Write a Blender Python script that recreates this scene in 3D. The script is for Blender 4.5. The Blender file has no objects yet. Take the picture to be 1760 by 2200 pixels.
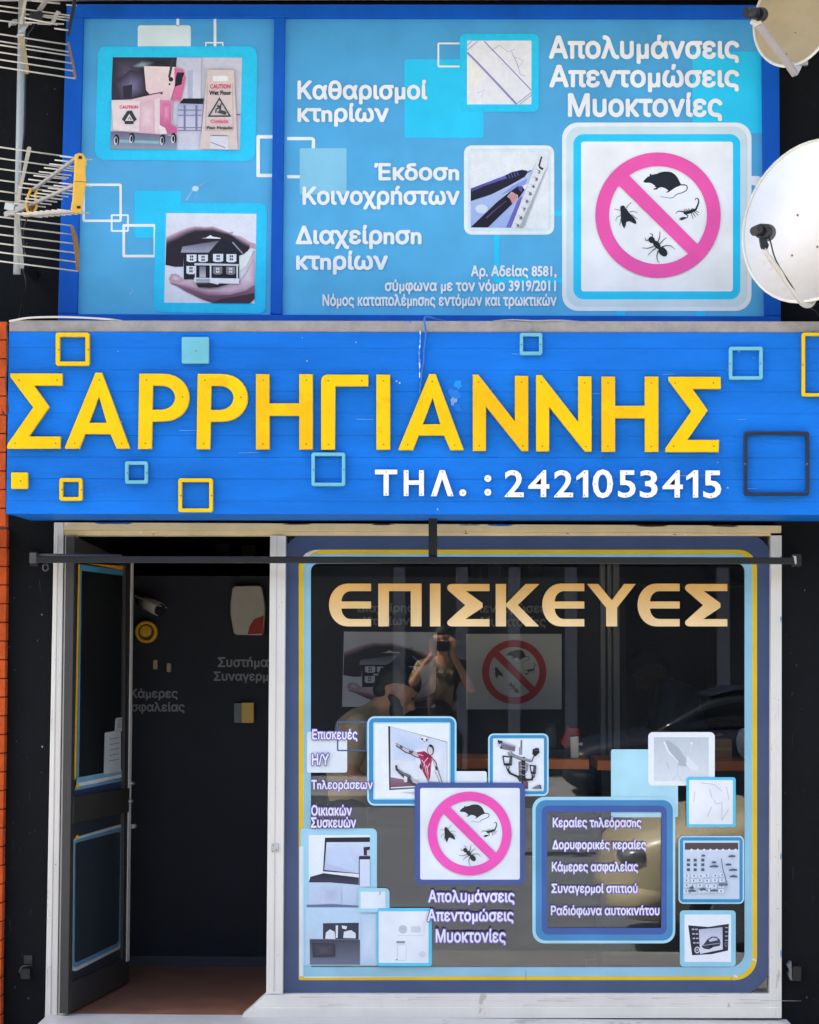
import bpy, bmesh, math, random
from mathutils import Vector, Matrix
random.seed(7)
scene = bpy.context.scene
COL = scene.collection

# ------------------------------------------------------------------ camera
FPX = 4000.0            # focal length in photograph pixels (1760 x 2200)
CAMY = -8.35            # the photographer stands this far from the shop front
PITCH, YAW, ROLL = math.radians(4.02), math.radians(1.03), 0.004
R3 = (Matrix.Rotation(YAW, 3, 'Z') @ Matrix.Rotation(math.pi/2 + PITCH, 3, 'X') @ Matrix.Rotation(ROLL, 3, 'Z'))

def ray(u, v):
    return R3 @ Vector(((u - 880)/FPX, -(v - 1100)/FPX, -1.0))

_d = ray(880, 2186)
CAM = Vector((0, CAMY, -_d.z * (-CAMY) / _d.y))      # shop floor level is z = 0
cam_data = bpy.data.cameras.new('camera')
cam_data.sensor_fit = 'HORIZONTAL'
cam_data.sensor_width = 24.0
cam_data.lens = FPX/1760*24.0
cam_data.clip_start = 0.02
cam_data.clip_end = 2000
cam = bpy.data.objects.new('camera', cam_data)
cam.matrix_world = Matrix.Translation(CAM) @ R3.to_4x4()
COL.objects.link(cam)
scene.camera = cam

# ------------------------------------------------------------------ sky and sun
SUN_ELEV, SUN_AZ = math.radians(56), math.radians(-80)   # high sun from the left, a little behind the facade
world = bpy.data.worlds.new('World')
scene.world = world
world.use_nodes = True
wn = world.node_tree
sky = wn.nodes.new('ShaderNodeTexSky')
sky.sky_type = 'NISHITA'
sky.sun_disc = False
sky.sun_elevation = SUN_ELEV
sky.sun_rotation = SUN_AZ
sky.air_density = 1.0
sky.dust_density = 4.0
sky.ozone_density = 0.3
wn.nodes['Background'].inputs['Strength'].default_value = 0.13
wn.links.new(sky.outputs[0], wn.nodes['Background'].inputs['Color'])
sun_data = bpy.data.lights.new('sun', 'SUN')
sun_data.energy = 5.0
sun_data.angle = math.radians(0.5)
sun_data.color = (1.0, 0.94, 0.84)
sun = bpy.data.objects.new('sun', sun_data)
sdir = Vector((math.sin(SUN_AZ)*math.cos(SUN_ELEV), math.cos(SUN_AZ)*math.cos(SUN_ELEV), math.sin(SUN_ELEV)))
sun.rotation_euler = sdir.to_track_quat('Z', 'Y').to_euler()
sun.location = (-6, 2, 12)
COL.objects.link(sun)

scene.view_settings.view_transform = 'Standard'
scene.view_settings.look = 'None'
scene.view_settings.gamma = 1.0
scene.view_settings.exposure = 2.05
scene.render.engine = 'CYCLES'
scene.cycles.use_denoising = True
scene.cycles.max_bounces = 8
scene.cycles.diffuse_bounces = 4
scene.cycles.glossy_bounces = 3
scene.cycles.transparent_max_bounces = 24
scene.cycles.sample_clamp_indirect = 6.0

# ------------------------------------------------------------------ helpers
class Plane:
    """A plane in the world; P(u, v) is where the sight line through a photograph pixel meets it."""
    def __init__(s, p0, n):
        s.p0 = Vector(p0); s.n = Vector(n).normalized()
        up = Vector((0, 0, 1))
        s.e1 = up.cross(s.n).normalized()
        s.e2 = s.n.cross(s.e1).normalized()
    def P(s, u, v, off=0.0):
        d = ray(u, v)
        q = s.p0 + s.n*off
        return CAM + d*((q - CAM).dot(s.n)/d.dot(s.n))
def front(Y):
    return Plane((0, Y, 0), (0, -1, 0))
def PY(u, v, Y):
    d = ray(u, v)
    return CAM + d*((Y - CAMY)/d.y)
def PZ(u, v, z):
    d = ray(u, v)
    return CAM + d*((z - CAM.z)/d.z)

def lin1(c):
    c /= 255.0
    return c/12.92 if c <= 0.04045 else ((c + 0.055)/1.055)**2.4
GAIN = 0.92
def S(rgb, k=GAIN):
    return tuple(min(lin1(c)*k*w, 0.9) for c, w in zip(rgb, (1.03, 1.0, 0.96)))

MATS = {}
def mat(name, rgb, rough=0.6, metal=0.0, var=0.12, vscale=6.0, bump=0.0, bscale=60.0, stretch=(1, 1, 1),
        rgb2=None, thr=None, tscale=8.0, spec=0.5, coat=0.0):
    """Procedural paint / stone / metal: base colour with cloudy variation, optional second colour in patches, fine bump."""
    if name in MATS: return MATS[name]
    m = bpy.data.materials.new(name); m.use_nodes = True
    nt = m.node_tree; N = nt.nodes; L = nt.links
    b = N['Principled BSDF']
    tc = N.new('ShaderNodeNewGeometry')
    mp = N.new('ShaderNodeMapping'); mp.inputs['Scale'].default_value = stretch
    L.new(tc.outputs['Position'], mp.inputs['Vector'])
    n1 = N.new('ShaderNodeTexNoise'); n1.inputs['Scale'].default_value = vscale
    n1.inputs['Detail'].default_value = 6; n1.inputs['Roughness'].default_value = 0.65
    L.new(mp.outputs[0], n1.inputs['Vector'])
    mr = N.new('ShaderNodeMapRange')
    mr.inputs['From Min'].default_value = 0.3; mr.inputs['From Max'].default_value = 0.7
    mr.inputs['To Min'].default_value = 1 - var; mr.inputs['To Max'].default_value = 1 + var*0.6
    L.new(n1.outputs['Fac'], mr.inputs['Value'])
    mx = N.new('ShaderNodeVectorMath'); mx.operation = 'SCALE'
    col = S(rgb)
    mx.inputs[0].default_value = col
    L.new(mr.outputs[0], mx.inputs['Scale'])
    out = mx.outputs[0]
    if rgb2 is not None:
        n2 = N.new('ShaderNodeTexNoise'); n2.inputs['Scale'].default_value = tscale
        n2.inputs['Detail'].default_value = 8; n2.inputs['Roughness'].default_value = 0.7
        L.new(mp.outputs[0], n2.inputs['Vector'])
        cr = N.new('ShaderNodeMapRange')
        cr.inputs['From Min'].default_value = thr; cr.inputs['From Max'].default_value = thr + 0.03
        L.new(n2.outputs['Fac'], cr.inputs['Value'])
        mm = N.new('ShaderNodeMix'); mm.data_type = 'RGBA'
        L.new(cr.outputs[0], mm.inputs['Factor']); L.new(out, mm.inputs['A'])
        mm.inputs['B'].default_value = (*S(rgb2), 1)
        out = mm.outputs['Result']
    L.new(out, b.inputs['Base Color'])
    rr = N.new('ShaderNodeMapRange')
    rr.inputs['To Min'].default_value = max(rough - 0.08, 0.02); rr.inputs['To Max'].default_value = min(rough + 0.12, 1)
    L.new(n1.outputs['Fac'], rr.inputs['Value']); L.new(rr.outputs[0], b.inputs['Roughness'])
    b.inputs['Metallic'].default_value = metal
    b.inputs['Specular IOR Level'].default_value = spec
    b.inputs['Coat Weight'].default_value = coat
    if bump:
        n3 = N.new('ShaderNodeTexNoise'); n3.inputs['Scale'].default_value = bscale; n3.inputs['Detail'].default_value = 5
        L.new(mp.outputs[0], n3.inputs['Vector'])
        bp = N.new('ShaderNodeBump'); bp.inputs['Strength'].default_value = bump; bp.inputs['Distance'].default_value = 0.01
        L.new(n3.outputs['Fac'], bp.inputs['Height']); L.new(bp.outputs[0], b.inputs['Normal'])
    MATS[name] = m
    return m

def print_mat(name, rough, var=0.05, spec=0.4, mottle=0.0):
    """Printed vinyl: the ink colours are stored in the sheet itself, with slight fading and dust."""
    m = bpy.data.materials.new(name); m.use_nodes = True
    nt = m.node_tree; N = nt.nodes; L = nt.links; b = N['Principled BSDF']
    at = N.new('ShaderNodeVertexColor'); at.layer_name = 'ink'
    g = N.new('ShaderNodeNewGeometry')
    n1 = N.new('ShaderNodeTexNoise'); n1.inputs['Scale'].default_value = 5; n1.inputs['Detail'].default_value = 7
    L.new(g.outputs['Position'], n1.inputs['Vector'])
    mr = N.new('ShaderNodeMapRange'); mr.inputs['From Min'].default_value = .3; mr.inputs['From Max'].default_value = .7
    mr.inputs['To Min'].default_value = 1 - var; mr.inputs['To Max'].default_value = 1 + var*.5
    L.new(n1.outputs['Fac'], mr.inputs['Value'])
    mx = N.new('ShaderNodeVectorMath'); mx.operation = 'SCALE'
    L.new(at.outputs['Color'], mx.inputs[0]); L.new(mr.outputs[0], mx.inputs['Scale'])
    out = mx.outputs[0]
    if mottle:
        # tonal detail of a photographic print
        for sc, am in ((22, mottle), (75, mottle*.8), (200, mottle*.5)):
            n2 = N.new('ShaderNodeTexNoise'); n2.inputs['Scale'].default_value = sc; n2.inputs['Detail'].default_value = 4; n2.inputs['Distortion'].default_value = 0.6
            L.new(g.outputs['Position'], n2.inputs['Vector'])
            m2 = N.new('ShaderNodeMapRange'); m2.inputs['From Min'].default_value = .28; m2.inputs['From Max'].default_value = .72
            m2.inputs['To Min'].default_value = 1 - am; m2.inputs['To Max'].default_value = 1 + am*.7
            L.new(n2.outputs['Fac'], m2.inputs['Value'])
            v2 = N.new('ShaderNodeVectorMath'); v2.operation = 'SCALE'
            L.new(out, v2.inputs[0]); L.new(m2.outputs[0], v2.inputs['Scale']); out = v2.outputs[0]
    L.new(out, b.inputs['Base Color'])
    b.inputs['Roughness'].default_value = rough
    b.inputs['Specular IOR Level'].default_value = spec
    n3 = N.new('ShaderNodeTexNoise'); n3.inputs['Scale'].default_value = 3.0; n3.inputs['Detail'].default_value = 3
    L.new(g.outputs['Position'], n3.inputs['Vector'])
    bp = N.new('ShaderNodeBump'); bp.inputs['Strength'].default_value = 0.12; bp.inputs['Distance'].default_value = 0.02
    L.new(n3.outputs['Fac'], bp.inputs['Height']); L.new(bp.outputs[0], b.inputs['Normal'])
    MATS[name] = m
    return m
VINYL = print_mat('printed_vinyl', 0.42, 0.11, spec=0.22)
PICTURE = print_mat('printed_photograph', 0.42, spec=0.22, mottle=0.055)
PICFILM = print_mat('printed_photo_film', 0.35, spec=0.25, mottle=0.03)
FILM = print_mat('window_film', 0.32, 0.13, spec=0.4)

def glass_mat(name, tint=(0.93, 0.95, 0.95), gain=1.0, rough=0.0, dust=0.0045):
    m = bpy.data.materials.new(name); m.use_nodes = True
    nt = m.node_tree; N = nt.nodes; L = nt.links
    N.remove(N['Principled BSDF'])
    tr = N.new('ShaderNodeBsdfTransparent'); tr.inputs['Color'].default_value = (*tint, 1)
    gl = N.new('ShaderNodeBsdfGlossy'); gl.inputs['Roughness'].default_value = rough
    gl.inputs['Color'].default_value = (gain, gain, gain, 1)
    fr = N.new('ShaderNodeFresnel'); fr.inputs['IOR'].default_value = 1.52
    mx = N.new('ShaderNodeMixShader')
    L.new(fr.outputs[0], mx.inputs[0]); L.new(tr.outputs[0], mx.inputs[1]); L.new(gl.outputs[0], mx.inputs[2])
    df = N.new('ShaderNodeBsdfDiffuse'); df.inputs['Color'].default_value = (0.62, 0.66, 0.70, 1)
    g = N.new('ShaderNodeNewGeometry'); nz = N.new('ShaderNodeTexNoise'); nz.inputs['Scale'].default_value = 2.2; nz.inputs['Detail'].default_value = 9; nz.inputs['Roughness'].default_value = 0.7
    mp = N.new('ShaderNodeMapping'); mp.inputs['Scale'].default_value = (1, 1, 0.5)
    L.new(g.outputs['Position'], mp.inputs['Vector']); L.new(mp.outputs[0], nz.inputs['Vector'])
    mr = N.new('ShaderNodeMapRange'); mr.inputs['From Min'].default_value = .35; mr.inputs['From Max'].default_value = .75
    mr.inputs['To Min'].default_value = dust*.3; mr.inputs['To Max'].default_value = dust*2.2
    L.new(nz.outputs['Fac'], mr.inputs['Value'])
    m2 = N.new('ShaderNodeMixShader'); L.new(mr.outputs[0], m2.inputs[0]); L.new(mx.outputs[0], m2.inputs[1]); L.new(df.outputs[0], m2.inputs[2])
    L.new(m2.outputs[0], N['Material Output'].inputs['Surface'])
    MATS[name] = m
    return m
GLASS = glass_mat('window_glass')
DOORGLASS = glass_mat('dull_door_glass', (0.75, 0.78, 0.78), 0.35, 0.3, 0.01)

def obj(name, me, m=None, parent=None, label=None, cat=None, group=None, kind=None):
    """Link a mesh (world coordinates) as an object whose origin is the middle of its own base."""
    vs = [v.co for v in me.vertices]
    lo = Vector((min(v.x for v in vs), min(v.y for v in vs), min(v.z for v in vs)))
    hi = Vector((max(v.x for v in vs), max(v.y for v in vs), max(v.z for v in vs)))
    c = Vector(((lo.x + hi.x)/2, (lo.y + hi.y)/2, lo.z))
    me.transform(Matrix.Translation(-c))
    o = bpy.data.objects.new(name, me); COL.objects.link(o)
    o.location = c
    if m is not None:
        me.materials.clear(); me.materials.append(m)
    attach(o, parent); tag(o, label, cat, group, kind)
    return o
def attach(o, parent):
    if parent is not None:
        o.parent = parent; o.matrix_parent_inverse = Matrix.Translation(-Vector(parent.location))
def tag(o, label=None, cat=None, group=None, kind=None):
    if label: o['label'] = label
    if cat: o['category'] = cat
    if group: o['group'] = group
    if kind: o['kind'] = kind
    return o
def thing(name, loc, label, cat, group=None):
    o = bpy.data.objects.new(name, None); COL.objects.link(o); o.location = loc; o.empty_display_size = 0.1
    return tag(o, label, cat, group)
def place(name, me, loc, parent=None):
    """Another copy of a shared mesh."""
    o = bpy.data.objects.new(name, me); COL.objects.link(o); o.location = loc
    attach(o, parent)
    return o

def mesh_of(verts, faces, smooth=False):
    me = bpy.data.meshes.new('m'); me.from_pydata([tuple(v) for v in verts], [], faces); me.update()
    bm = bmesh.new(); bm.from_mesh(me); bmesh.ops.recalc_face_normals(bm, faces=bm.faces); bm.to_mesh(me); bm.free()
    if smooth:
        me.polygons.foreach_set('use_smooth', [True]*len(me.polygons))
    return me
def bevelled(me, w, seg=2):
    if w <= 0: return me
    bm = bmesh.new(); bm.from_mesh(me)
    bmesh.ops.bevel(bm, geom=list(bm.edges), offset=w, segments=seg, profile=0.6, affect='EDGES', clamp_overlap=True)
    bm.to_mesh(me); bm.free()
    return me
def box_me(x0, x1, y0, y1, z0, z1, bev=0.0):
    v = [(x, y, z) for x in (x0, x1) for y in (y0, y1) for z in (z0, z1)]
    f = [(0, 1, 3, 2), (4, 6, 7, 5), (0, 4, 5, 1), (2, 3, 7, 6), (0, 2, 6, 4), (1, 5, 7, 3)]
    return bevelled(mesh_of(v, f), bev)
def slab_px(pts, plane, depth, off=0.0, bev=0.0):
    """A slab whose front outline is traced on a plane and which is 'depth' thick behind it."""
    A = [plane.P(u, v, off) for u, v in pts]
    B = [a - plane.n*depth for a in A]
    n = len(A)
    f = [tuple(range(n)), tuple(range(2*n - 1, n - 1, -1))] + [(i, n + i, n + (i + 1) % n, (i + 1) % n) for i in range(n)]
    return bevelled(mesh_of(A + B, f), bev)
def rect(x0, y0, x1, y1):
    return [(x0, y0), (x1, y0), (x1, y1), (x0, y1)]
def rrect(x0, y0, x1, y1, r, seg=5):
    rs = r if isinstance(r, (tuple, list)) else (r, r, r, r)       # TL TR BR BL
    out = []
    for (cx, cy, a0), q in zip(((x0, y0, 180), (x1, y0, 270), (x1, y1, 0), (x0, y1, 90)), rs):
        sx = 1 if cx == x0 else -1; sy = 1 if cy == y0 else -1
        for k in range(seg + 1):
            a = math.radians(a0 + 90*k/seg)
            out.append((cx + sx*q + q*math.cos(a), cy + sy*q + q*math.sin(a)))
    return out
def circ(cx, cy, rx, ry=None, rot=0.0, n=28):
    ry = rx if ry is None else ry
    c, s = math.cos(rot), math.sin(rot)
    return [(cx + rx*math.cos(t)*c - ry*math.sin(t)*s, cy + rx*math.cos(t)*s + ry*math.sin(t)*c)
            for t in (2*math.pi*i/n for i in range(n))]
def zt(ox, oy, s):
    return lambda pts: [(ox + x*s, oy + y*s) for x, y in pts]

def solid(loops, plane, thick, off=0.0, bev=0.0015, grow=0.0):
    """Cut-out board: outline loops (holes allowed) extruded towards the viewer from the plane, with softened edges."""
    cu = bpy.data.curves.new('c', 'CURVE'); cu.dimensions = '2D'; cu.fill_mode = 'BOTH'
    cu.extrude = max(thick/2 - bev, 0.0002); cu.bevel_depth = bev; cu.bevel_resolution = 1; cu.offset = grow - bev
    for lp in loops:
        s = cu.splines.new('POLY'); s.points.add(len(lp) - 1)
        for p, (u, v) in zip(s.points, lp):
            q = plane.P(u, v, off) - plane.p0
            p.co = (q.dot(plane.e1), q.dot(plane.e2), 0, 1)
        s.use_cyclic_u = True
    o = bpy.data.objects.new('c', cu); me = bpy.data.meshes.new_from_object(o)
    bpy.data.objects.remove(o); bpy.data.curves.remove(cu)
    for w in me.vertices:
        w.co = plane.p0 + plane.e1*w.co.x + plane.e2*w.co.y + plane.n*(off + thick/2 + w.co.z)
    return me

from mathutils.geometry import delaunay_2d_cdt
_tl = {}
ONE = [[(0.02, 0.56), (0.02, 0.49), (0.17, 0.60), (0.17, 0.0), (0.26, 0.0), (0.26, 0.727), (0.18, 0.727)]]
def glyph_loops(body):
    """Outlines of a word in the built-in typeface: list of (outer loop, holes); strokes that overlap stay separate."""
    if body in _tl: return _tl[body]
    cu = bpy.data.curves.new('t', 'FONT'); cu.body = body; cu.resolution_u = 3; cu.fill_mode = 'NONE'
    o = bpy.data.objects.new('t', cu); me = bpy.data.meshes.new_from_object(o)
    adj = {}
    for e in me.edges:
        i, j = e.vertices; adj.setdefault(i, []).append(j); adj.setdefault(j, []).append(i)
    seen = set(); loops = []
    for s in sorted(adj):
        if s in seen: continue
        L = [s]; seen.add(s); cur = s
        while True:
            n = [x for x in adj[cur] if x not in seen]
            if not n: break
            cur = n[0]; seen.add(cur); L.append(cur)
        loops.append([(me.vertices[i].co.x, me.vertices[i].co.y) for i in L])
    bpy.data.objects.remove(o); bpy.data.curves.remove(cu); bpy.data.meshes.remove(me)
    area = lambda P: sum(P[i-1][0]*P[i][1] - P[i][0]*P[i-1][1] for i in range(len(P)))/2
    def inside(pt, P):
        r = False
        for i in range(len(P)):
            (x0, y0), (x1, y1) = P[i-1], P[i]
            if (y0 > pt[1]) != (y1 > pt[1]) and pt[0] < (x1 - x0)*(pt[1] - y0)/(y1 - y0) + x0: r = not r
        return r
    main = [l for l in loops if len(l) > 2]
    big = max(main, key=lambda l: abs(area(l)))
    # a loop is a hole when it turns the other way from a loop that contains it
    out = []; holes = []
    for l in main:
        host = [m for m in main if m is not l and inside(l[0], m) and abs(area(m)) > abs(area(l)) and area(m)*area(l) < 0]
        (holes if host else out).append((l, host[0] if host else None))
    res = [(l, [h for h, m in holes if m is l]) for l, _ in out]
    _tl[body] = res
    return res
def text_tris(body):
    """Triangles of a word, filled by winding number so overlapping strokes merge cleanly."""
    key = ('tri', body)
    if key not in _tl:
        loops = [l for outer, hs in glyph_loops(body) for l in [outer] + hs]
        V = []; E = []
        for l in loops:
            b0 = len(V); V += [Vector(c) for c in l]
            E += [(b0 + i, b0 + (i + 1) % len(l)) for i in range(len(l))]
        ov, oe, of = delaunay_2d_cdt(V, E, [], 0, 1e-5)[:3]
        def wind(x, y):
            w = 0
            for l in loops:
                for i in range(len(l)):
                    (x0, y0), (x1, y1) = l[i - 1], l[i]
                    if (y0 <= y) != (y1 <= y):
                        if x < (x1 - x0)*(y - y0)/(y1 - y0) + x0: w += 1 if y1 > y0 else -1
            return w
        T = []
        for f in of:
            cx = sum(ov[i].x for i in f)/len(f); cy = sum(ov[i].y for i in f)/len(f)
            if wind(cx, cy): T.append(tuple(f))
        xs = [c[0] for l in loops for c in l]; ys = [c[1] for l in loops for c in l]
        _tl[key] = ([(v.x, v.y) for v in ov], [T], (min(xs), max(xs), min(ys), max(ys)))
    return _tl[key]

class Sheet:
    """Flat print: coloured shapes stacked in thin layers on a plane, joined into one sheet."""
    STEP = 0.00015
    def __init__(s, plane, off=0.0):
        s.pl = plane; s.off = off; s.v = []; s.f = []; s.c = []; s.k = 0
    def _o(s):
        s.k += 1
        return s.off + s.k*s.STEP
    def poly(s, pts, rgb, grad=None):
        o = s._o(); b = len(s.v)
        y0 = min(p[1] for p in pts); y1 = max(p[1] for p in pts)
        for u, v in pts:
            s.v.append(s.pl.P(u, v, o))
            if grad: 
                t = (v - y0)/max(y1 - y0, 1e-6); c = tuple(rgb[i] + (grad[i] - rgb[i])*t for i in range(3))
            else: c = rgb
            s.c.append(S(c))
        s.f.append(tuple(range(b, len(s.v))))
        return s
    def soft(s, pts, edge, mid, n=5, cx=None, cy=None, r=0.85):
        """A shape whose tone changes smoothly from its edge to its middle."""
        mx_ = sum(q[0] for q in pts)/len(pts) if cx is None else cx; my_ = sum(q[1] for q in pts)/len(pts) if cy is None else cy
        for i in range(n):
            t = i/n; k = 1 - r*t
            u = i/max(n - 1, 1)
            s.poly([(mx_ + (x - mx_)*k, my_ + (y - my_)*k) for x, y in pts], tuple(edge[j] + (mid[j] - edge[j])*u for j in range(3)))
        return s
    def fade(s, a, b, w0, w1, c0, c1, n=6):
        """A soft line: nested strokes from a dark core to the tone around it."""
        for i in range(n):
            t = i/max(n - 1, 1); s.stroke([a, b], w0 + (w1 - w0)*t, tuple(c0[j] + (c1[j] - c0[j])*t for j in range(3)))
        return s
    def ring(s, A, B, rgb):
        o = s._o(); b = len(s.v); n = len(A)
        for u, v in A + B:
            s.v.append(s.pl.P(u, v, o)); s.c.append(S(rgb))
        for i in range(n):
            j = (i + 1) % n
            s.f.append((b + i, b + j, b + n + j, b + n + i))
        return s
    def stroke(s, pts, w0, rgb, w1=None):
        w1 = w0 if w1 is None else w1
        o = s._o(); b = len(s.v); n = len(pts)
        for i, (x, y) in enumerate(pts):
            x0, y0 = pts[max(i - 1, 0)]; x1, y1 = pts[min(i + 1, n - 1)]
            dx, dy = x1 - x0, y1 - y0; l = math.hypot(dx, dy) or 1
            w = (w0 + (w1 - w0)*i/max(n - 1, 1))/2
            for q in (1, -1):
                s.v.append(s.pl.P(x - q*dy/l*w, y + q*dx/l*w, o)); s.c.append(S(rgb))
        for i in range(n - 1):
            a = b + 2*i
            s.f.append((a, a + 1, a + 3, a + 2))
        return s
    def text(s, body, box, rgb, weight=0.035, fit=None, n=6):
        """Lettering fitted to a box; weight thickens the strokes (in ems), fit is the weight the box refers to."""
        x0, y0, x1, y1 = box
        V, groups, (a0, a1, b0, b1) = text_tris(body)
        w = weight if fit is None else fit
        a0 -= w; a1 += w; b0 -= w; b1 += w
        shifts = [(0.0, 0.0)] + [(weight*math.cos(t), weight*math.sin(t)) for t in [math.tau*(k + .5)/n for k in range(n)]] if weight else [(0.0, 0.0)]
        for dx, dy in shifts:
            s.k += 1.05
            for gi, g in enumerate(groups):
                o = s.off + (s.k + 0.35*(gi % 3))*s.STEP; m = {}
                for t in g:
                    f = []
                    for i in t:
                        if i not in m:
                            x, y = V[i]
                            m[i] = len(s.v)
                            s.v.append(s.pl.P(x0 + (x + dx - a0)/(a1 - a0)*(x1 - x0), y1 - (y + dy - b0)/(b1 - b0)*(y1 - y0), o)); s.c.append(S(rgb))
                        f.append(m[i])
                    s.f.append(tuple(f))
        s.k += 1
        return s
    def build(s, name, m, parent=None, **kw):
        me = bpy.data.meshes.new(name); me.from_pydata([tuple(v) for v in s.v], [], s.f); me.update()
        at = me.attributes.new('ink', 'FLOAT_COLOR', 'POINT')
        for i, c in enumerate(s.c): at.data[i].color = (*c, 1)
        me.color_attributes.active_color = at
        # every face looks at the viewer
        flip = [p for p in me.polygons if p.normal.dot(s.pl.n) < 0]
        for p in flip: p.flip()
        return obj(name, me, m, parent, **kw)

def tube_me(pts, r, n=8, smooth=True, r1=None, cap=True):
    pts = [Vector(p) for p in pts]; V = []; F = []
    N = len(pts); r1 = r if r1 is None else r1
    d0 = (pts[1] - pts[0]).normalized()
    a = d0.orthogonal().normalized()
    for i, p in enumerate(pts):
        d = (pts[min(i + 1, N - 1)] - pts[max(i - 1, 0)]).normalized()
        a = (a - d*a.dot(d)).normalized(); bb = d.cross(a)
        q = r + (r1 - r)*i/max(N - 1, 1)
        for k in range(n):
            t = 2*math.pi*k/n
            V.append(p + a*math.cos(t)*q + bb*math.sin(t)*q)
    for i in range(N - 1):
        for k in range(n):
            F.append((i*n + k, i*n + (k + 1) % n, (i + 1)*n + (k + 1) % n, (i + 1)*n + k))
    if cap:
        F.append(tuple(range(n - 1, -1, -1))); F.append(tuple((N - 1)*n + k for k in range(n)))
    me = mesh_of(V, F)
    if smooth:
        for p in me.polygons: p.use_smooth = len(p.vertices) == 4
    return me
def join_me(list_me):
    bm = bmesh.new()
    for m in list_me:
        bm.from_mesh(m); bpy.data.meshes.remove(m)
    me = bpy.data.meshes.new('j'); bm.to_mesh(me); bm.free()
    return me
def spline(pts, n=6):
    """Catmull-Rom through points."""
    P = [Vector(p) for p in pts]; P = [P[0]*2 - P[1]] + P + [P[-1]*2 - P[-2]]; out = []
    for i in range(1, len(P) - 2):
        for k in range(n):
            t = k/n; a, b, c, d = P[i-1:i+3]
            out.append(0.5*((2*b) + (c - a)*t + (2*a - 5*b + 4*c - d)*t*t + (3*b - a - 3*c + d)*t**3))
    out.append(P[-2])
    return out
def bar_me(a, b, w, h, up=(0, 0, 1), bev=0.0):
    """Rectangular bar from a to b: w across, h along 'up'."""
    a, b = Vector(a), Vector(b); d = (b - a).normalized()
    s = d.cross(Vector(up)).normalized(); t = s.cross(d)
    V = [p + s*(w/2*i) + t*(h/2*j) for p in (a, b) for i, j in ((-1, -1), (1, -1), (1, 1), (-1, 1))]
    F = [(3, 2, 1, 0), (4, 5, 6, 7)] + [(i, (i + 1) % 4, 4 + (i + 1) % 4, 4 + i) for i in range(4)]
    return bevelled(mesh_of(V, F), bev)

_screw = {}
def screw_mesh(r=0.0036, h=0.002):
    if (r, h) not in _screw:
        me = tube_me([(0, 0, 0), (0, -h*0.6, 0), (0, -h, 0)], r, 8, True, r*0.7)
        me.materials.append(mat('screw_steel', (150, 118, 50), 0.5, 0.3))
        _screw[(r, h)] = me
    return _screw[(r, h)]

# ------------------------------------------------------------------ materials
M_BLACK = mat('black_wall_paint', (16, 18, 21), 0.6, var=0.45, vscale=2.2, bump=0.25, bscale=40, rgb2=(60, 64, 70), thr=0.735, tscale=26, spec=0.12)
M_FASCIA = mat('fascia_blue_paint', (14, 114, 212), 0.55, spec=0.16, var=0.24, vscale=2.0, stretch=(0.45, 1, 2.2), bump=0.45, bscale=38,
               rgb2=(70, 150, 228), thr=0.70, tscale=14)
M_FRAMEBLUE = mat('frame_blue_paint', (6, 90, 194), 0.45, spec=0.2, var=0.2, vscale=5, stretch=(1, 1, 0.4), bump=0.08)
M_CONCRETE = mat('bare_concrete', (158, 152, 146), 0.8, var=0.25, vscale=9, bump=0.5, bscale=60, rgb2=(92, 128, 172), thr=0.62, tscale=11)
M_WHITE = mat('white_aluminium', (226, 223, 215), 0.42, var=0.1, vscale=3, stretch=(1, 1, 0.35), rgb2=(190, 184, 170), thr=0.63, tscale=9)
M_BEIGE = mat('aged_aluminium', (206, 198, 184), 0.5, var=0.14, vscale=4, stretch=(1, 1, 0.3))
M_HEADER = mat('shaded_header_white', (226, 206, 156), 0.5, var=0.14, vscale=6, rgb2=(236, 230, 214), thr=0.62, tscale=7)  # frame white with the shade under the fascia put in as beige
M_YELLOW = mat('yellow_board', (244, 198, 4), 0.5, var=0.12, vscale=4, spec=0.15, rgb2=(236, 184, 10), thr=0.6, tscale=5)
M_AMBER = mat('faded_amber_board', (243, 186, 8), 0.5, var=0.12, vscale=4, spec=0.15, rgb2=(244, 194, 8), thr=0.55, tscale=5)
M_TEAL = mat('teal_board', (112, 186, 200), 0.5, var=0.12, spec=0.2)
M_NAVYBLACK = mat('black_board', (22, 28, 44), 0.5)
M_PAPERWHITE = mat('white_board', (242, 244, 248), 0.42, var=0.04)
M_BLACKMETAL = mat('black_metal', (34, 35, 36), 0.42, 0.3, var=0.2)
M_MARBLE = mat('marble', (205, 204, 202), 0.35, var=0.12, vscale=5, rgb2=(170, 168, 166), thr=0.6, tscale=4)
M_TILE = mat('terracotta_floor', (150, 104, 82), 0.4, var=0.3, vscale=5)
M_DARKROOM = mat('charcoal_partition', (53, 55, 60), 0.8, spec=0.1, var=0.15, vscale=2)
M_DARKBACK = mat('dark_room_wall', (22, 21, 20), 0.9)
M_BRICK = mat('orange_brick', (192, 80, 30), 0.75, spec=0.2, var=0.3, vscale=14, bump=0.4, bscale=50, rgb2=(226, 150, 100), thr=0.72, tscale=30)
M_MORTAR = mat('dark_mortar', (96, 44, 24), 0.9)
M_ORANGE = mat('orange_laminate', (255, 132, 52), 0.4)
M_STEEL = mat('galvanised_steel', (196, 200, 200), 0.45, 0.35, var=0.2, vscale=10)
M_ROD = mat('aluminium_rod', (224, 216, 200), 0.4, 0.3, var=0.12)
M_CREAMSTRIP = mat('weathered_strip', (206, 196, 166), 0.55, var=0.2, vscale=18)
M_BROWNSTRIP = mat('rusted_strip', (140, 104, 66), 0.7, var=0.3, vscale=25)
M_PLASTICYELLOW = mat('yellow_plastic', (236, 182, 52), 0.4, var=0.14, vscale=14)
M_CABLE = mat('grey_cable', (168, 164, 158), 0.5)
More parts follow.
